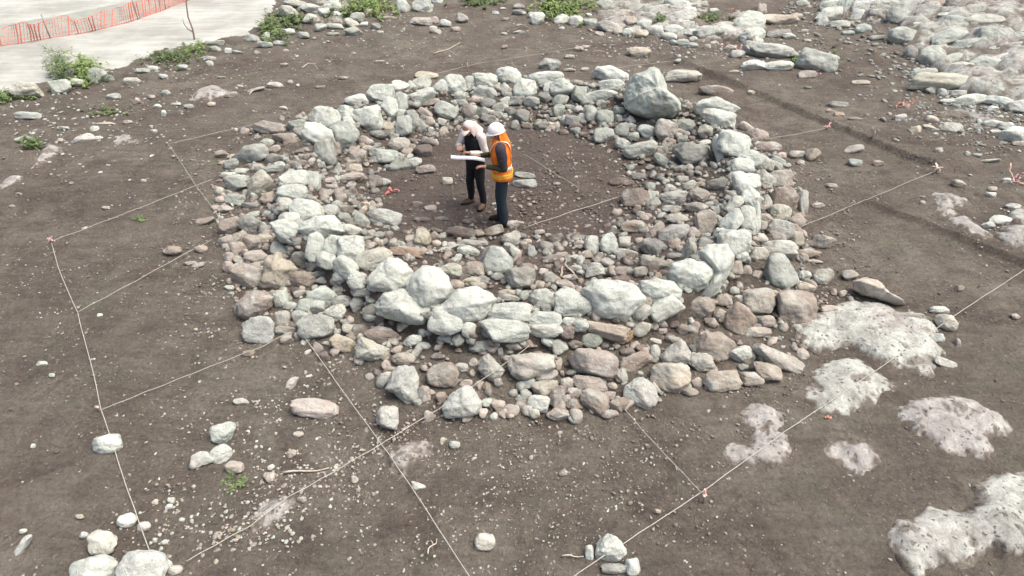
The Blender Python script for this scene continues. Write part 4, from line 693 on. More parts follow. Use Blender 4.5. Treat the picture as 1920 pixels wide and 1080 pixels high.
string([(350,1052),(420,1012),(470,985),(540,932),(625,885),(715,832),(820,768)], 'string rising from the bottom left gravel to the lower rubble of the ring', .007)
string([(820,768),(890,722),(955,676),(992,648)], 'short string lying over the lower rubble between big blocks', .006, .16)
string([(315,270),(345,312),(365,345),(412,408)], 'short string down the left foot of the ring from its upper left peg', .006)
string([(565,625),(640,730),(715,832),(790,940),(880,1080),(905,1118)], 'string crossing another below the ring and leaving at the bottom edge', .007)
string([(315,270),(380,255),(440,241),(478,233)], 'short faint string at upper left, from a peg to the topmost left rubble', .006)
string([(1060,1092),(1140,1037),(1190,1005),(1315,922),(1385,872),(1470,810),(1530,770),(1660,682),(1790,592),(1920,506),(2010,448)], 'longest string, from the bottom edge across the bedrock patches to the right edge', .007, .09)
string([(1172,768),(1240,845),(1318,926)], 'string from the lowest rubble stones down to the leaning wooden peg', .006)
string([(1500,426),(1620,376),(1750,322)], 'string from the right side of the ring up to the tape-wrapped corner peg', .006)
string([(985,426),(1075,396),(1165,368)], 'string across the soil floor inside the ring, right of the people', .007, .06)
string([(1430,262),(1490,252),(1548,241)], 'short string ending at the pink-taped peg on the earth ledge', .006)
string([(775,148),(900,118),(1000,103),(1075,90)], 'faint string across the soil behind the ring', .006)
string([(1150,128),(1210,120),(1275,114)], 'faint string behind the tall boulder', .006)
string([(985,290),(1035,322),(1085,352)], 'thin pale line crossing the soil floor inside the ring towards its right side', .005, .03)
# ------------------------------------------------------------------ pegs and tape
def curl(mb, p, L, wd, rnd, droop=.5):
    n = 7; a = rnd.uniform(0, 6.28); d = np.array([math.cos(a), math.sin(a), rnd.uniform(.1, .9)]); q = np.array(p, float); pts = [q.copy()]
    for k in range(n): d = d+rnd.normal(0, .35, 3)+[0, 0, -droop*k/n]; d /= np.linalg.norm(d); q = q+d*L*.62/n; q[2] = max(q[2], height(q[0], q[1])+.008); pts.append(q.copy())
    pts = np.array(pts); s = np.cross(np.gradient(pts, axis=0), [0, 0, 1.]); s /= np.linalg.norm(s, axis=1)[:, None]+1e-6
    v = np.concatenate([pts-s*wd/2, pts+s*wd/2]); m_ = len(pts); vv = np.concatenate([v, v+[0, 0, .0015]])
    f = [(i, i+1, m_+i+1, m_+i) for i in range(m_-1)]+[(2*m_+i, 3*m_+i, 3*m_+i+1, 2*m_+i+1) for i in range(m_-1)]
    mb.add(vv, f)
def peg(px, label, hgt=.12, lean=(.02, 0), tape=None, nt2=5, L=.12, seed=0, rad=.011, m=None):
    p, _ = hit([px[0]], [px[1]]); p = p[0]; rnd = np.random.default_rng(seed+int(px[0]))
    e = empty('survey_peg', tuple(p)); tag(e, label, 'peg')
    v, f = tube([(0, 0, -.05), (lean[0]*.5, lean[1]*.5, hgt*.6), (lean[0], lean[1], hgt)], [rad, rad, rad*.8], 6); mesh_obj('stake', v, f, m or M_WOOD, e)
    v, f = tube([(lean[0]+.012*math.cos(a), lean[1]+.012*math.sin(a), hgt*.55+.002*a) for a in np.linspace(0, 12, 24)], .004, 5); mesh_obj('string_knot', v, f, M_STR, e)
    if tape is not None:
        mb = MB()
        for k in range(nt2): curl(mb, p+[lean[0], lean[1], hgt*.7], L*rnd.uniform(.6, 1.2), .022, rnd)
        o = mb.build('tape', tape, e); o.location = -p
    return e
M_TAN = plain('faded_tape', (.62,.50,.44), .7, .25, 20)
peg((97,455), 'corner peg wrapped in faded pink tape at the far left', .10, (.01,.01), M_PINK, 7, .13)
peg((145,582), 'second peg down the left string, white knot', .07, (.03,0), M_TAN, 3, .06)
peg((188,769), 'third peg down the left string, white knot', .07, (-.03,0), M_TAN, 3, .06)
peg((314,272), 'small peg where two strings meet at upper left', .06, (0,0), M_TAN, 2, .05)
peg((1320,942), 'leaning wooden peg with frayed pink tape at a string corner below the ring', .16, (-.015,.02), M_PINK, 4, .10)
peg((1755,325), 'corner peg with a bundle of faded tape at the end of the earth ledge', .16, (-.01,0), M_TAN, 10, .19)
peg((1550,243), 'peg with pink tape tied on the earth ledge right of the ring', .10, (0,0), M_PINK, 9, .20)
peg((877,133), 'pale upright wooden peg just behind the far wall', .20, (0,0), None, 0, 0, 0, .016, M_PALEW)
peg((964,127), 'thin leaning peg with pink tip behind the far wall', .14, (-.06,.0), M_PINK, 2, .05, 0, .010, M_PALEW)
peg((1026,102), 'small stub peg with faded tape behind the grey cobble', .12, (0,0), M_TAN, 3, .12)
peg((1637,100), 'tiny peg in the soil flying a bright red flag', .14, (0,0), M_RED, 4, .10)
peg((1637,257), 'lone thin pale peg on the soil right of the ledge', .14, (0,0), None, 0, 0, 0, .009, M_PALEW)
peg((1272,115), 'small white-topped peg at the start of the earth ledge', .08, (.02,0), M_TAN, 3, .08)
def ribbon(px, m, label, n=6, L=.2, spread=.1, wd=.03, lift=.0):
    spread *= .7; wd *= .8
    p, _ = hit([px[0]], [px[1]]); p = p[0]; rnd = np.random.default_rng(int(px[0])); mb = MB()
    for k in range(n): curl(mb, p+[rnd.normal(0, spread), rnd.normal(0, spread), .02+lift], L*rnd.uniform(.6, 1.3), wd, rnd, .9)
    o = mb.build('tape_scrap', m, None, p); tag(o, label, 'tape scrap'); return o
M_ORT = plain('orange_tape', (.42,.21,.15), .7, .2, 20)
ribbon((732,362), M_RED, 'crumpled red tape among rubble inside the ring, left of the people', 7, .16, .07, .035, .03)
ribbon((1550,782), M_ORT, 'orange scrap at the foot of the ragged bedrock patch', 6, .08, .03, .03)
ribbon((1695,196), M_ORT, 'orange tape heap on the soil below the slab heap', 12, .30, .14, .035)
ribbon((1912,345), M_PINK, 'tangle of pink tape at the right edge', 14, .5, .18, .025)
ribbon((1382,92), M_PINK, 'pink tape twisted through the pale scatter behind the ring', 14, .35, .25, .03)
ribbon((1525,138), M_PINK, 'pink tape beside the lone mossy boulder', 6, .2, .1, .025)
ribbon((1370,20), M_RED, 'dull red scrap on the soil at the top edge', 4, .3, .1, .05)
# ------------------------------------------------------------------ sticks
def stick(px, r, m, label, forks=()):
    W2, _ = hit([q[0] for q in px], [q[1] for q in px], .02); mb = MB(); tt = np.linspace(0, 1, len(px)); k = np.linspace(0, 1, 9)
    P = np.stack([np.interp(k, tt, W2[:, j]) for j in range(3)], -1); P[:, 2] += .012*np.sin(k*7)+.01; P[:, 0] += .012*np.sin(k*9+px[0][0])
    v, f = tube(P, np.linspace(r, r*.5, 9), 6); mb.add(v, f)
    for a, b, h in forks:
        p0 = P[int(a*8)]; q, _ = hit([b[0]], [b[1]], h); v, f = tube([p0, (p0+q[0])/2+[0, 0, .02], q[0]], [r*.6, r*.5, r*.3], 5); mb.add(v, f)
    o = mb.build('stick', m, None, P[0]); tag(o, label, 'stick'); return o
stick([(815,101),(838,94),(862,81)], .016, M_PALEW, 'forked dry branch on the soil behind the ring', [(.5,(852,101),.02),(.3,(822,92),.1)])
stick([(530,887),(580,884),(620,879)], .012, M_PALEW, 'straight pale stick on the gravel at bottom left', [])
stick([(1058,496),(1072,510),(1086,525)], .014, M_PALEW, 'pale stick in the near rubble inside the ring', [])
stick([(822,472),(842,463),(860,456)], .012, M_PALEW, 'short pale stick among near rubble, left of the round pale stone', [])
stick([(800,1040),(812,1022),(822,1012)], .008, M_PALEW, 'tiny forked twig beside the string near the bottom edge', [(.6,(806,1012),.02)])
stick([(468,178),(482,166),(508,169)], .012, M_PALEW, 'thin bent twig on the soil left of the far wall', [])
stick([(566,128),(580,119),(592,120)], .014, M_PALEW, 'short curved branch piece on the soil at upper left', [(.8,(596,130),.02)])
stick([(1110,98),(1130,96),(1136,100)], .014, M_WOOD, 'curved brown stick on the soil behind the far wall', [])
stick([(1050,520),(1056,498),(1062,488)], .02, M_WOOD, 'dark root stub standing in near rubble inside the ring', [(.4,(1044,505),.05)])
stick([(1055,1043),(1075,1043),(1092,1045)], .009, M_PALEW, 'thin twig pointing at the white cobble by the bottom string', [])
# bare sapling
p, _ = hit([365], [76]); p = p[0]; e = empty('sapling', tuple(p)); tag(e, 'bare grey sapling standing on the edge of the pale track', 'sapling')
v, f = tube([(0,0,-.05),(.03,0,.3),(.0,0,.6),(.05,.02,1.0),(.04,0,1.5)], [.026,.022,.02,.016,.01], 7); mesh_obj('trunk', v, f, M_WOOD, e)
v, f = tube([(.02,0,.22),(-.10,0,.30),(-.16,0,.44),(-.15,0,.58)], [.016,.014,.01,.006], 6); mesh_obj('branch', v, f, M_WOOD, e)
mb = MB(); rnd = np.random.default_rng(3)
for k in range(4): curl(mb, p+[.04, 0, 1.05], .2, .05, rnd)
o = mb.build('tape', M_PINK, e); o.location = -p
# ------------------------------------------------------------------ weeds
def leafmat(name, c1, c2):
    m, t, b = mat(name, .75); tc = N(t, 'ShaderNodeTexCoord').outputs['Object']
    t.links.new(mix(t, ramp(t, noise(t, tc, 14, 3, .7), .35, .65), c1, c2), b.inputs['Base Color']); return m
M_LB = leafmat('bright_leaf', (.11,.175,.05), (.25,.33,.12)); M_LD = leafmat('dull_leaf', (.07,.11,.045), (.18,.24,.10)); M_DRY = leafmat('dry_stalk', (.22,.19,.13), (.32,.29,.2))
def weeds(px, sx, sy, n, H, m, label, name='weed_clump', cat='weeds', seed=0, leaf=.035):
    rnd = np.random.default_rng(int(px[0]*3+px[1])+seed); n = int(n*1.5); k = 1+n//14
    qx = rnd.normal(px[0], sx*.5, k); qy = rnd.normal(px[1], sy*.5, k); B, dd = hit(qx, qy); V, Fx = [], []
    for i in range(k):
        b = B[i]; h = H*rnd.uniform(.4, 1.15); ln = rnd.normal(0, .3, 2)*h
        for j in range(14):
            t = rnd.uniform(.05, 1); c = b+np.array([ln[0]*t*t, ln[1]*t*t, h*t])+rnd.normal(0, .3*h*(.35+.4*t)+.01, 3)*[1, 1, .35]
            c[2] = max(c[2], b[2]+.01); a = rnd.uniform(0, 6.28); l = leaf*rnd.uniform(.6, 1.7); w2 = l*rnd.uniform(.22, .5)
            d = np.array([math.cos(a), math.sin(a), rnd.uniform(-.5, .7)]); s = np.array([-math.sin(a), math.cos(a), rnd.uniform(-.4, .4)])*w2; d = d*l
            o = len(V); V += [c-d, c+s, c+d+[0, 0, -.2*l], c-s]; Fx.append((o, o+1, o+2, o+3))
        for j in range(2):
            o = len(V); a = rnd.uniform(0, 6.28); w2 = .004; tip = b+np.array([ln[0]+rnd.normal(0, .03), ln[1]+rnd.normal(0, .03), h]); sd_ = np.array([math.cos(a), math.sin(a), 0])*w2
            V += [b-sd_, b+sd_, tip+sd_*.4, tip-sd_*.4]; Fx.append((o, o+1, o+2, o+3))
    loc = B.mean(0); o = mesh_obj(name, V, Fx, m, None, loc, False); tag(o, label, cat, 'green weed clumps', 'stuff'); return o
weeds((112,132), 30, 26, 420, .45, M_LD, 'tall straggly dark weeds beside the pale track at left', leaf=.04)
weeds((165,140), 34, 20, 620, .30, M_LB, 'leafy green weeds around the grey block by the track', leaf=.045)
weeds((320,110), 40, 13, 700, .14, M_LD, 'low mossy green patch at the middle of the track edge', leaf=.03)
weeds((362,95), 22, 14, 300, .18, M_LB, 'green tuft at the foot of the bare sapling', leaf=.03)
weeds((512,62), 26, 22, 700, .26, M_LD, 'dark green weeds at the end of the pale track', leaf=.045)
weeds((545,42), 36, 14, 420, .2, M_LD, 'green weeds behind the first white blocks at the track end', leaf=.045)
weeds((690,14), 44, 20, 1000, .26, M_LB, 'bright green weeds at the top edge among white blocks', leaf=.05)
weeds((640,30), 26, 10, 300, .2, M_LD, 'darker green weeds left of the bright ones at the top edge', leaf=.05)
weeds((900,6), 50, 10, 500, .15, M_LD, 'low green growth at the top edge above the soil', leaf=.05)
weeds((1050,18), 46, 22, 1100, .26, M_LB, 'brightest green weeds at the top edge behind three white stones', leaf=.05)
weeds((10,188), 22, 10, 350, .16, M_LD, 'dark green tuft left of the white mossy block at the left edge', leaf=.035)
weeds((52,186), 20, 6, 260, .10, M_LD, 'moss growing on the front of the white block at left', 'moss_patch', 'moss', leaf=.03)
weeds((62,275), 18, 10, 260, .14, M_LD, 'small green tuft on the soil beside the crinkled pale rock', leaf=.035)
weeds((195,212), 34, 10, 160, .08, M_LD, 'thin green growth on the soil at left', leaf=.03)
weeds((1238,40), 9, 10, 220, .18, M_LD, 'small dark tuft on the pale bedrock behind the tall boulder', leaf=.04)
weeds((1335,36), 26, 10, 260, .12, M_LD, 'sparse olive growth in the pale scatter', leaf=.04)
weeds((1490,115), 5, 10, 120, .12, M_LD, 'green sprigs between white slab and lone mossy boulder', leaf=.035)
weeds((1562,108), 6, 8, 110, .12, M_LD, 'green sprigs on the right of the lone mossy boulder', leaf=.035)
weeds((440,905), 20, 12, 90, .04, M_LD, 'tiny green sprouts in the gravel at bottom left', leaf=.018)
weeds((265,410), 24, 7, 80, .04, M_LD, 'tiny green sprouts beside the upper left string', leaf=.018)
weeds((725,768), 6, 8, 0, .1, M_LD, 'tiny green sprig by the tall white block below the ring', leaf=.025)
# ------------------------------------------------------------------ people
def bake_skin(name, nodes, edges, root=0, sub=1):
    me = bpy.data.meshes.new(name+'_cage'); me.from_pydata([n[0] for n in nodes], edges, []); me.update()
    o = bpy.data.objects.new(name+'_cage', me); C.objects.link(o)
    md = o.modifiers.new('skin', 'SKIN'); md.use_smooth_shade = True
    for i, n in enumerate(nodes):
        s = me.skin_vertices[0].data[i]; s.radius = n[1] if isinstance(n[1], tuple) else (n[1], n[1]); s.use_root = (i == root)
    o.modifiers.new('sub', 'SUBSURF').levels = sub; o.modifiers['sub'].render_levels = sub
    dg = bpy.context.evaluated_depsgraph_get(); ev = o.evaluated_get(dg); m2 = ev.to_mesh()
    V = np.array([v.co[:] for v in m2.vertices]); Fx = [tuple(p.vertices) for p in m2.polygons]; ev.to_mesh_clear()
    bpy.data.objects.remove(o); bpy.data.meshes.remove(me); return V, Fx
def spline(P, R_, n=5):
    P = np.array(P, float); R_ = np.array(R_, float); out_, rr_ = [], []
    for i in range(len(P)-1):
        p0 = P[max(i-1, 0)]; p1 = P[i]; p2 = P[i+1]; p3 = P[min(i+2, len(P)-1)]
        for t in np.linspace(0, 1, n, endpoint=(i == len(P)-2)):
            out_.append(.5*((2*p1)+(-p0+p2)*t+(2*p0-5*p1+4*p2-p3)*t*t+(-p0+3*p1-3*p2+p3)*t**3)); rr_.append(R_[i]*(1-t)+R_[i+1]*t)
    return np.array(out_), np.array(rr_)
def sleeve(mb, P, R_, wr=.06, seed=0):
    p, r_ = spline(P, R_, 7); v, f = tube(p, r_, 14, True); rn = np.random.default_rng(seed).uniform(0, 50, 3)
    c = np.repeat(p, 14, 0); v = c+(v-c)*(1+wr*2*fbm(v*14+rn, 2))[:, None]; mb.add(v, f)
def torso(mb, rings, wr=.03, n=28, seed=0):
    """rings: (forward, up, half width across, half depth)"""
    R2 = np.array(rings, float); k = np.linspace(0, len(R2)-1, (len(R2)-1)*5+1); R2 = np.stack([np.interp(k, range(len(R2)), R2[:, j]) for j in range(4)], -1)
    a = np.linspace(0, 2*np.pi, n, endpoint=False); V = []
    for fx, z, w_, d_ in R2:
        ca, sa = np.cos(a), np.sin(a); V.append(np.stack([fx+d_*np.sign(ca)*np.abs(ca)**.85, w_*np.sign(sa)*np.abs(sa)**.85, np.full(n, z)], -1))
    V = np.concatenate(V); rn = np.random.default_rng(seed).uniform(0, 50, 3); c = V.copy(); c[:, :2] = np.repeat(R2[:, :1], n, 0)*[1, 0]
    V = c+(V-c)*(1+wr*2*fbm(V*[9, 9, 16]+rn, 2))[:, None]
    m_ = len(R2); f = [(i*n+j, i*n+(j+1) % n, (i+1)*n+(j+1) % n, (i+1)*n+j) for i in range(m_-1) for j in range(n)]+[tuple(range(n))[::-1], tuple((m_-1)*n+j for j in range(n))]
    mb.add(V, f)
def head_mesh(c, yaw, pitch):
    """head with brow, nose, mouth, chin and ears; c is its centre; pitch positive looks down"""
    D, Fc = ico(4); x, y, z = D[:, 0].copy(), D[:, 1].copy(), D[:, 2].copy()
    V = D*[.094, .074, .112]
    face = np.clip(x, 0, 1); low = np.clip(-z, 0, 1)
    V[:, 1] *= 1-.28*low**1.3; V[:, 0] += .012*low*face; V[:, 0] -= .012*(face > .3)*np.exp(-((z-.02)/.14)**2)*np.exp(-((np.abs(y)-.36)/.16)**2)*1.2
    V[:, 0] += .028*np.exp(-(y/.10)**2)*np.exp(-((z+.20)/.15)**2)*(x > 0)+.012*np.exp(-(y/.09)**2)*np.exp(-((z+.02)/.12)**2)*(x > 0)
    V[:, 0] += .007*np.exp(-(y/.22)**2)*np.exp(-((z+.50)/.06)**2)*(x > 0)+.012*np.exp(-(y/.2)**2)*np.exp(-((z+.8)/.13)**2)*(x > 0)
    V[:, 0] += .006*np.exp(-((z-.18)/.08)**2)*(x > 0)*np.exp(-(y/.5)**2)
    V[:, 1] += np.sign(y)*.016*np.exp(-((x+.05)/.14)**2)*np.exp(-((z+.05)/.24)**2)*(np.abs(y) > .6)
    cols = np.zeros(len(Fc), int); ctr = D[Fc].mean(1)
    eye = (ctr[:, 0] > .5) & (np.abs(ctr[:, 2]-.03) < .065) & (np.abs(np.abs(ctr[:, 1])-.36) < .11); lip = (ctr[:, 0] > .5) & (np.abs(ctr[:, 2]+.50) < .055) & (np.abs(ctr[:, 1]) < .22)
    cols[eye] = 1; cols[lip] = 2
    cy_, sy_, cq, sq = math.cos(yaw), math.sin(yaw), math.cos(pitch), math.sin(pitch)
    def T(Q):
        Q = np.asarray(Q, float); a = Q[:, 0]*cq+Q[:, 2]*sq; b = -Q[:, 0]*sq+Q[:, 2]*cq
        return np.stack([a*cy_-Q[:, 1]*sy_+c[0], a*sy_+Q[:, 1]*cy_+c[1], b+c[2]], -1)
    return T(V), Fc, cols, T
M_SKIN, t_, b_ = mat('skin', .6); b_.inputs['Base Color'].default_value = (.36,.20,.135,1)
M_EYE, t_, b_ = mat('eye', .4); b_.inputs['Base Color'].default_value = (.03,.02,.02,1)
M_LIP, t_, b_ = mat('lip', .5); b_.inputs['Base Color'].default_value = (.27,.11,.09,1)
def hand_nodes(w_, d, up, side, sgn):
    """palm and five fingers after the wrist w_: d along the palm, up = back of hand, side = towards the thumb"""
    n = [(tuple(w_+d*.045), .021), (tuple(w_+d*.085), .022)]; e = [(0, 1)]
    for k, (o, L) in enumerate(((.028, .072), (.010, .082), (-.009, .076), (-.027, .060))):
        b = len(n); base = w_+d*.095+side*o; n += [(tuple(base), .0095), (tuple(base+d*L*.5-up*.012), .0085), (tuple(base+d*L*.8-up*.038), .0075)]; e += [(1, b), (b, b+1), (b+1, b+2)]
    b = len(n); n += [(tuple(w_+d*.05+side*.034), .0105), (tuple(w_+d*.078+side*.048-up*.012), .009), (tuple(w_+d*.10+side*.040-up*.03), .0078)]; e += [(0, b), (b, b+1), (b+1, b+2)]
    return n, e
def person(px, yaw, J, label, seed):
    p, _ = hit([px[0]], [px[1]]); root = empty('person', tuple(p[0])); root.rotation_euler = (0, 0, yaw); tag(root, label, 'person')
    n = [(J['pelvis'], (.12, .09)), (J['waist'], (.105, .08)), (J['chest'], (.13, .095)), (J['neck'], .052), (tuple(np.array(J['head'])-[.01, 0, .06]), .048)]; e = [(0, 1), (1, 2), (2, 3), (3, 4)]
    for s in ('L', 'R'):
        b = len(n); n += [(J['sh'+s], .055), (J['el'+s], .038), (J['wr'+s], .026)]; e += [(2, b), (b, b+1), (b+1, b+2)]
        wv = np.array(J['wr'+s]); d = np.array(J['hd'+s], float); d /= np.linalg.norm(d); up = np.array([0, 0, 1.])-d*d[2]; up /= np.linalg.norm(up); sd2 = np.cross(up, d)*(1 if s == 'L' else -1)*-1
        hn, he = hand_nodes(wv, d, up, sd2, 1); o = len(n); n += hn; e += [(b+2, o)]+[(a+o, c2+o) for a, c2 in he]
        b = len(n); n += [(J['hip'+s], .085), (J['kn'+s], .055), (J['an'+s], .036), (tuple(np.array(J['an'+s])+np.array(J['toe'+s])*.9+[0, 0, -.05]), .03)]; e += [(0, b), (b, b+1), (b+1, b+2), (b+2, b+3)]
    V, Fx = bake_skin('person', n, e); hv, hf, hc, T = head_mesh(J['head'], J['hyaw'], J['hpitch'])
    me = bpy.data.meshes.new('body'); me.from_pydata(np.concatenate([V, hv]).tolist(), [], Fx+[tuple(int(q)+len(V) for q in f) for f in hf]); me.update()
    for m in (M_SKIN, M_EYE, M_LIP): me.materials.append(m)
    me.polygons.foreach_set('material_index', np.r_[np.zeros(len(Fx), int), hc]); me.polygons.foreach_set('use_smooth', np.ones(len(me.polygons), bool))
    o = bpy.data.objects.new('body', me); C.objects.link(o); o.parent = root
    return root, T
def legs(root, J, m, r0=.098, r1=.066, r2=.05, name='trousers', seed=0):
    mb = MB(); hz = J['pelvis']; torso(mb, [(hz[0], hz[2]-.13, .14, .10), (hz[0], hz[2]-.02, .172, .125), (hz[0], hz[2]+.09, .148, .108)], .02, seed=seed)
    for s in ('L', 'R'): h = np.array(J['hip'+s]); sleeve(mb, [h+[0, 0, .03], h-[0, 0, .12], J['kn'+s], (np.array(J['kn'+s])+J['an'+s])/2+[-.012, 0, 0], np.array(J['an'+s])+[0, 0, .01]], [r0, r0*.92, r1, r1*.93, r2], .035, seed+1)
    mb.build(name, m, root)
def shoes(root, J, m, sole):
    for s in ('L', 'R'):
        a = np.array(J['an'+s]); t = np.array(J['toe'+s], float); tl = np.linalg.norm(t); t /= tl; sd2 = np.array([-t[1], t[0], 0])
        D, Fc = ico(3); V = D.copy(); u = V[:, 0]; v = V[:, 1]*(.046+.006*u); h = V[:, 2]*(.055-.02*u); h = np.maximum(h, -.038)
        W = a+np.outer(u*.135+.055, t)+np.outer(v, sd2)+np.outer(h+.0, [0, 0, 1]); W[:, 2] += -a[2]+.05
        q, f = tube([a+[0, 0, -.06], a+[0, 0, .04]], [.05, .05], 12); mb = MB(); mb.add(W, Fc); mb.add(q, f); sh = mb.build('shoe', m, root)
        W2 = W.copy(); W2[:, 2] = np.clip(W2[:, 2], .0, .022); mb = MB(); mb.add((W2-W2.mean(0))*[1.04, 1.04, 1]+W2.mean(0)-[0, 0, .002], Fc); mb.build('sole', sole, sh)
def cloth(name, c, var=.12): return plain(name, c, .85, var, 18, .3)
M_ORANGE = cloth('orange_hi_vis', (.82,.20,.025)); M_NAVY = cloth('dark_navy_cloth', (.022,.032,.045)); M_BLACK = cloth('black_cloth', (.014,.014,.018)); M_CREAM = cloth('cream_cloth', (.62,.57,.53)); M_PINKC = cloth('pale_pink_cloth', (.62,.52,.49)); M_GREY = cloth('charcoal_shirt', (.045,.038,.05)); M_OLIVE = cloth('dark_olive_sleeve', (.035,.042,.02)); M_YEL = cloth('yellow_orange_band', (.85,.42,.06)); M_SILV = plain('reflective_tape', (.62,.62,.60), .35, .05); M_SHOE = cloth('dark_shoe', (.03,.025,.02)); M_SOLE = cloth('shoe_sole', (.06,.055,.05)); M_BROWNS = cloth('brown_shoe', (.10,.07,.05)); M_HELM = plain('white_helmet_plastic', (.80,.76,.74), .35, .03); M_PAPER = plain('white_paper', (.82,.83,.84), .6, .04); M_HAIR = cloth('dark_hair', (.02,.014,.01))
# -- worker in the hi-vis vest: faces the picture's left, arms held out
JB = dict(pelvis=(0,0,.90), waist=(.0,0,1.06), chest=(.01,0,1.27), neck=(.03,0,1.43), head=(.075,0,1.545), hyaw=.0, hpitch=.20,
  shL=(.02,.185,1.375), elL=(-.02,.245,1.09), wrL=(.23,.19,1.10), hdL=(.95,-.1,.05), shR=(.02,-.185,1.375), elR=(.06,-.235,1.10), wrR=(.32,-.12,1.13), hdR=(.95,.2,.0),
  hipL=(0,.085,.88), knL=(.015,.09,.48), anL=(-.02,.095,.07), toeL=(.17,.03,0), hipR=(0,-.085,.88), knR=(.03,-.085,.48), anR=(.02,-.095,.07), toeR=(.17,-.02,0))
YB = math.radians(180+3)
wb, T = person((942,419), YB, JB, 'worker in orange vest and white helmet, facing left and holding out a white sheet', 1)
legs(wb, JB, M_NAVY, .100, .078, .066, seed=3); shoes(wb, JB, M_SHOE, M_SOLE)
mb = MB(); torso(mb, [(0,.93,.155,.108),(0,1.05,.15,.105),(.01,1.2,.17,.115),(.015,1.32,.185,.115),(.02,1.39,.165,.095),(.03,1.435,.075,.062)], .02, seed=5)
for s in ('L', 'R'):
    sh, el = np.array(JB['sh'+s]), np.array(JB['el'+s]); sleeve(mb, [sh*[1, .8, 1.005], sh*[1, 1.12, 1], (sh*[1, 1.1, 1]+el)/2, el*.85+sh*.15], [.078, .080, .072, .062], .04, 4)
mb.build('shirt', M_GREY, wb)
for s in ('L', 'R'):
    mb = MB(); el, wr_ = np.array(JB['el'+s]), np.array(JB['wr'+s]); sh = np.array(JB['sh'+s]); sleeve(mb, [el*.6+sh*.4, el, (el+wr_)/2, wr_], [.050, .052, .042, .034], .05, 6); mb.build('undersleeve', M_OLIVE, wb)
mb = MB(); torso(mb, [(0,.84,.195,.160),(0,.93,.192,.158),(0,1.05,.184,.150),(.01,1.2,.190,.152),(.015,1.32,.182,.150),(.02,1.41,.150,.122),(.03,1.47,.092,.088)], .03, seed=7); vest = mb.build('vest', M_ORANGE, wb)
mb = MB(); torso(mb, [(0,.875,.199,.165),(0,.955,.197,.163)], .03, seed=7); mb.build('hem_band', M_YEL, vest)
mb = MB(); torso(mb, [(.0,1.01,.192,.158),(.003,1.06,.190,.156)], .03, seed=7); mb.build('reflective_band', M_SILV, vest)
for s in (-1, 1):
    P = [(.155,s*.085,1.07),(.170,s*.09,1.2),(.165,s*.095,1.32),(.09,s*.10,1.435),(.0,s*.10,1.455),(-.09,s*.10,1.42),(-.145,s*.095,1.28),(-.145,s*.09,1.10)]
    p3, _ = spline(P, [1]*8, 5); g = np.gradient(p3, axis=0); a = np.array([0, .02, 0]); v = np.concatenate([p3-a, p3+a]); v = np.concatenate([v, v*[1.02, 1, 1.002]]); k = len(p3)
    f = [(i, i+1, k+i+1, k+i) for i in range(k-1)]+[(2*k+i, 3*k+i, 3*k+i+1, 2*k+i+1) for i in range(k-1)]; mesh_obj('shoulder_strip', v, f, M_SILV if s > 0 else M_YEL, vest)
# helmet with brim, neck cover
D, Fc = ico(4); V = D*[.122,.103,.122]; V[:, 2] = np.maximum(V[:, 2], -.012); V[:, 2] += .008*np.exp(-(D[:, 1]/.18)**2)*(D[:, 2] > .3)
br = (D[:, 2] < .0); mb = MB(); mb.add(T(V+[-.005, 0, .035]), Fc)
a = np.linspace(0, 2*np.pi, 40, endpoint=False); ri = np.stack([.116*np.cos(a)-.005, .099*np.sin(a), np.full(40, .03)], -1); rim = np.stack([(.130+.042*np.clip(np.cos(a), 0, 1)**2)*np.cos(a)-.005, .110*np.sin(a), .018-.012*np.clip(np.cos(a), 0, 1)], -1)
v = np.concatenate([ri, rim, rim-[0, 0, .006], ri-[0, 0, .008]]); f = [(b*40+i, b*40+(i+1) % 40, ((b+1) % 4)*40+(i+1) % 40, ((b+1) % 4)*40+i) for b in range(4) for i in range(40)]; mb.add(T(v), f)
hl = mb.build('helmet', M_HELM, wb)
mb = MB(); n1, n2_ = 13, 15; V = []
for i in range(n1):
    for j in range(n2_):
        t = i/(n1-1); a = math.radians(100+160*j/(n2_-1)); fl = .100+.028*t+.010*math.sin(j*1.7+t*4)
        V.append(((fl+.008)*math.cos(a)-.01-.012*t, fl*math.sin(a)*.93, .03-.20*t))
V = np.array(V); V = np.concatenate([V, V*[.95, .95, 1]]); k = n1*n2_; f = [(i*n2_+j, i*n2_+j+1, (i+1)*n2_+j+1, (i+1)*n2_+j) for i in range(n1-1) for j in range(n2_-1)]; f += [tuple(q+k for q in r2[::-1]) for r2 in f]
mb.add(T(V), f); mb.build('neck_cover', M_ORANGE, wb)
mb = MB(); D, Fc = ico(3); V = D*[.098,.079,.10]; V = V[:]; V[:, 2] = np.maximum(V[:, 2], -.045); V[:, 0] = np.minimum(V[:, 0], .045); mb.add(T(V+[-.008, 0, .012]), Fc); mb.build('hair', M_HAIR, wb)
D, Fc = ico(2); V = D*[.004,.030,.026]; bad = mesh_obj('sleeve_badge', V+[.02,.264,1.245], Fc, M_SILV, wb)
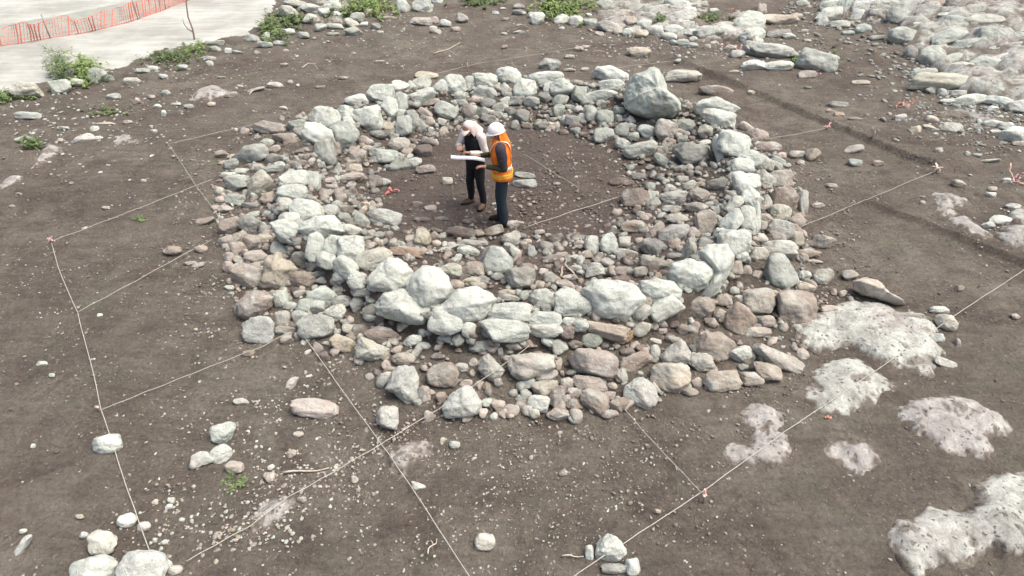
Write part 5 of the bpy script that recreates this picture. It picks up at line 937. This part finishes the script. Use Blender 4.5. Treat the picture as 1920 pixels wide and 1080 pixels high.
# white drawing sheet on its board, held by both hands
bp = np.array([p_ for p_ in wb.location]); cB, sB = math.cos(YB), math.sin(YB)
n1, n2_ = 25, 9; V = []
for i in range(n1):
    for j in range(n2_):
        t = i/(n1-1); w2 = j/(n2_-1)-.5; V.append((.25+.50*t, .045+w2*.17, 1.142+.012*math.sin(t*5)+.05*w2-.01*math.cos(w2*5)+.075*t))
V = np.array(V); V = np.concatenate([V, V-[0, 0, .022]]); k = n1*n2_; f = [(i*n2_+j, (i+1)*n2_+j, (i+1)*n2_+j+1, i*n2_+j+1) for i in range(n1-1) for j in range(n2_-1)]; f += [tuple(q+k for q in r2[::-1]) for r2 in f]
ed = [i*n2_ for i in range(n1)]+[(n1-1)*n2_+j for j in range(1, n2_)]+[i*n2_+n2_-1 for i in range(n1-2, -1, -1)]+[j for j in range(n2_-2, 0, -1)]
f += [(a, b, b+k, a+k) for a, b in zip(ed, ed[1:]+ed[:1])]
X_ = V[:, 0]*cB-V[:, 1]*sB+bp[0]; Y_ = V[:, 0]*sB+V[:, 1]*cB+bp[1]; V = np.stack([X_, Y_, V[:, 2]+bp[2]], -1)
tag(mesh_obj('drawing_board', V, f, M_PAPER, None, V.mean(0), False), 'long white drawing board held level between the two people', 'drawing board')
# -- second person: faces the camera and the left, head bowed, hands before the chest
JA = dict(pelvis=(0,0,.83), waist=(.0,0,.98), chest=(.02,0,1.17), neck=(.05,0,1.31), head=(.12,0,1.395), hyaw=.0, hpitch=.62,
  shL=(.02,.165,1.255), elL=(.03,.235,1.01), wrL=(.225,.10,1.05), hdL=(.5,-.8,.1), shR=(.03,-.165,1.255), elR=(.10,-.235,1.03), wrR=(.26,-.08,1.13), hdR=(.7,.6,.2),
  hipL=(0,.08,.81), knL=(.02,.11,.44), anL=(-.01,.14,.07), toeL=(.15,.04,0), hipR=(0,-.08,.81), knR=(.03,-.10,.44), anR=(.0,-.12,.07), toeR=(.15,-.05,0))
YA = math.radians(180+52)
wa, T = person((894,384), YA, JA, 'bowed person in black vest, cream sleeves and pale pink hood, left of the worker', 2)
legs(wa, JA, M_BLACK, .100, .068, .050, seed=13); shoes(wa, JA, M_BROWNS, M_SOLE)
mb = MB()
for s in ('L', 'R'):
    sh, el, wr_ = np.array(JA['sh'+s]), np.array(JA['el'+s]), np.array(JA['wr'+s]); sleeve(mb, [sh*[1, .7, 1.005], sh, (sh+el)/2, el, (el+wr_)/2, wr_], [.068, .068, .058, .055, .047, .036], .05, 14)
torso(mb, [(.02,1.10,.14,.09),(.02,1.24,.155,.095),(.04,1.32,.07,.06)], .02, seed=15); mb.build('sweater', M_CREAM, wa)
mb = MB(); torso(mb, [(0,.78,.160,.125),(0,.86,.158,.125),(0,.97,.148,.118),(.015,1.10,.160,.125),(.02,1.21,.150,.122),(.03,1.28,.118,.098),(.045,1.33,.068,.07)], .04, seed=16); mb.build('vest', M_BLACK, wa)
mb = MB(); D, Fc = ico(3); V = D*[.103,.088,.118]; V[:, 0] = np.minimum(V[:, 0], .058); V[:, 2] = np.maximum(V[:, 2], -.07); mb.add(T(V+[-.012, 0, .012]), Fc)       # hood over the head
n1, n2_ = 12, 21; V = []
for i in range(n1):
    for j in range(n2_):
        t = i/(n1-1); a = math.radians(52+256*j/(n2_-1)); fl = .088+.045*t+.010*math.sin(j*1.3+t*5)
        V.append(((fl+.012)*math.cos(a)-.015-.015*t, fl*math.sin(a), .04-.23*t))
V = np.array(V); V = np.concatenate([V, V*[.95, .95, 1]]); k = n1*n2_; f = [(i*n2_+j, i*n2_+j+1, (i+1)*n2_+j+1, (i+1)*n2_+j) for i in range(n1-1) for j in range(n2_-1)]; f += [tuple(q+k for q in r2[::-1]) for r2 in f]; mb.add(T(V), f)
a = np.linspace(-1.1, 1.1, 15); vi = np.stack([.085*np.cos(a), .080*np.sin(a), np.full(15, .055)], -1); vo = np.stack([.105*np.cos(a)+.065*np.cos(a*1.3), .085*np.sin(a), .040-.012*np.cos(a)], -1); v = np.concatenate([vi, vo, vo-[0, 0, .006], vi-[0, 0, .006]])
f = [(b*15+i, b*15+i+1, ((b+1) % 4)*15+i+1, ((b+1) % 4)*15+i) for b in range(4) for i in range(14)]; mb.add(T(v), f)
mb.build('hood', M_PINKC, wa)
mb = MB(); q = np.array(JA['wrL'])*.5+np.array(JA['wrR'])*.5+[.075, 0, .01]; D, Fc = ico(2); s_ = np.sign(D)*np.abs(D)**.4; V = s_*[.012,.036,.020]
V = V+q; cA, sA = math.cos(YA), math.sin(YA); ap = np.array([z_ for z_ in wa.location]); V = np.stack([V[:, 0]*cA-V[:, 1]*sA+ap[0], V[:, 0]*sA+V[:, 1]*cA+ap[1], V[:, 2]+ap[2]], -1)
tag(mesh_obj('notebook', V, Fc, M_NAVY, None, V.mean(0)), 'small dark notebook in the hands of the bowed person in the hood', 'notebook')
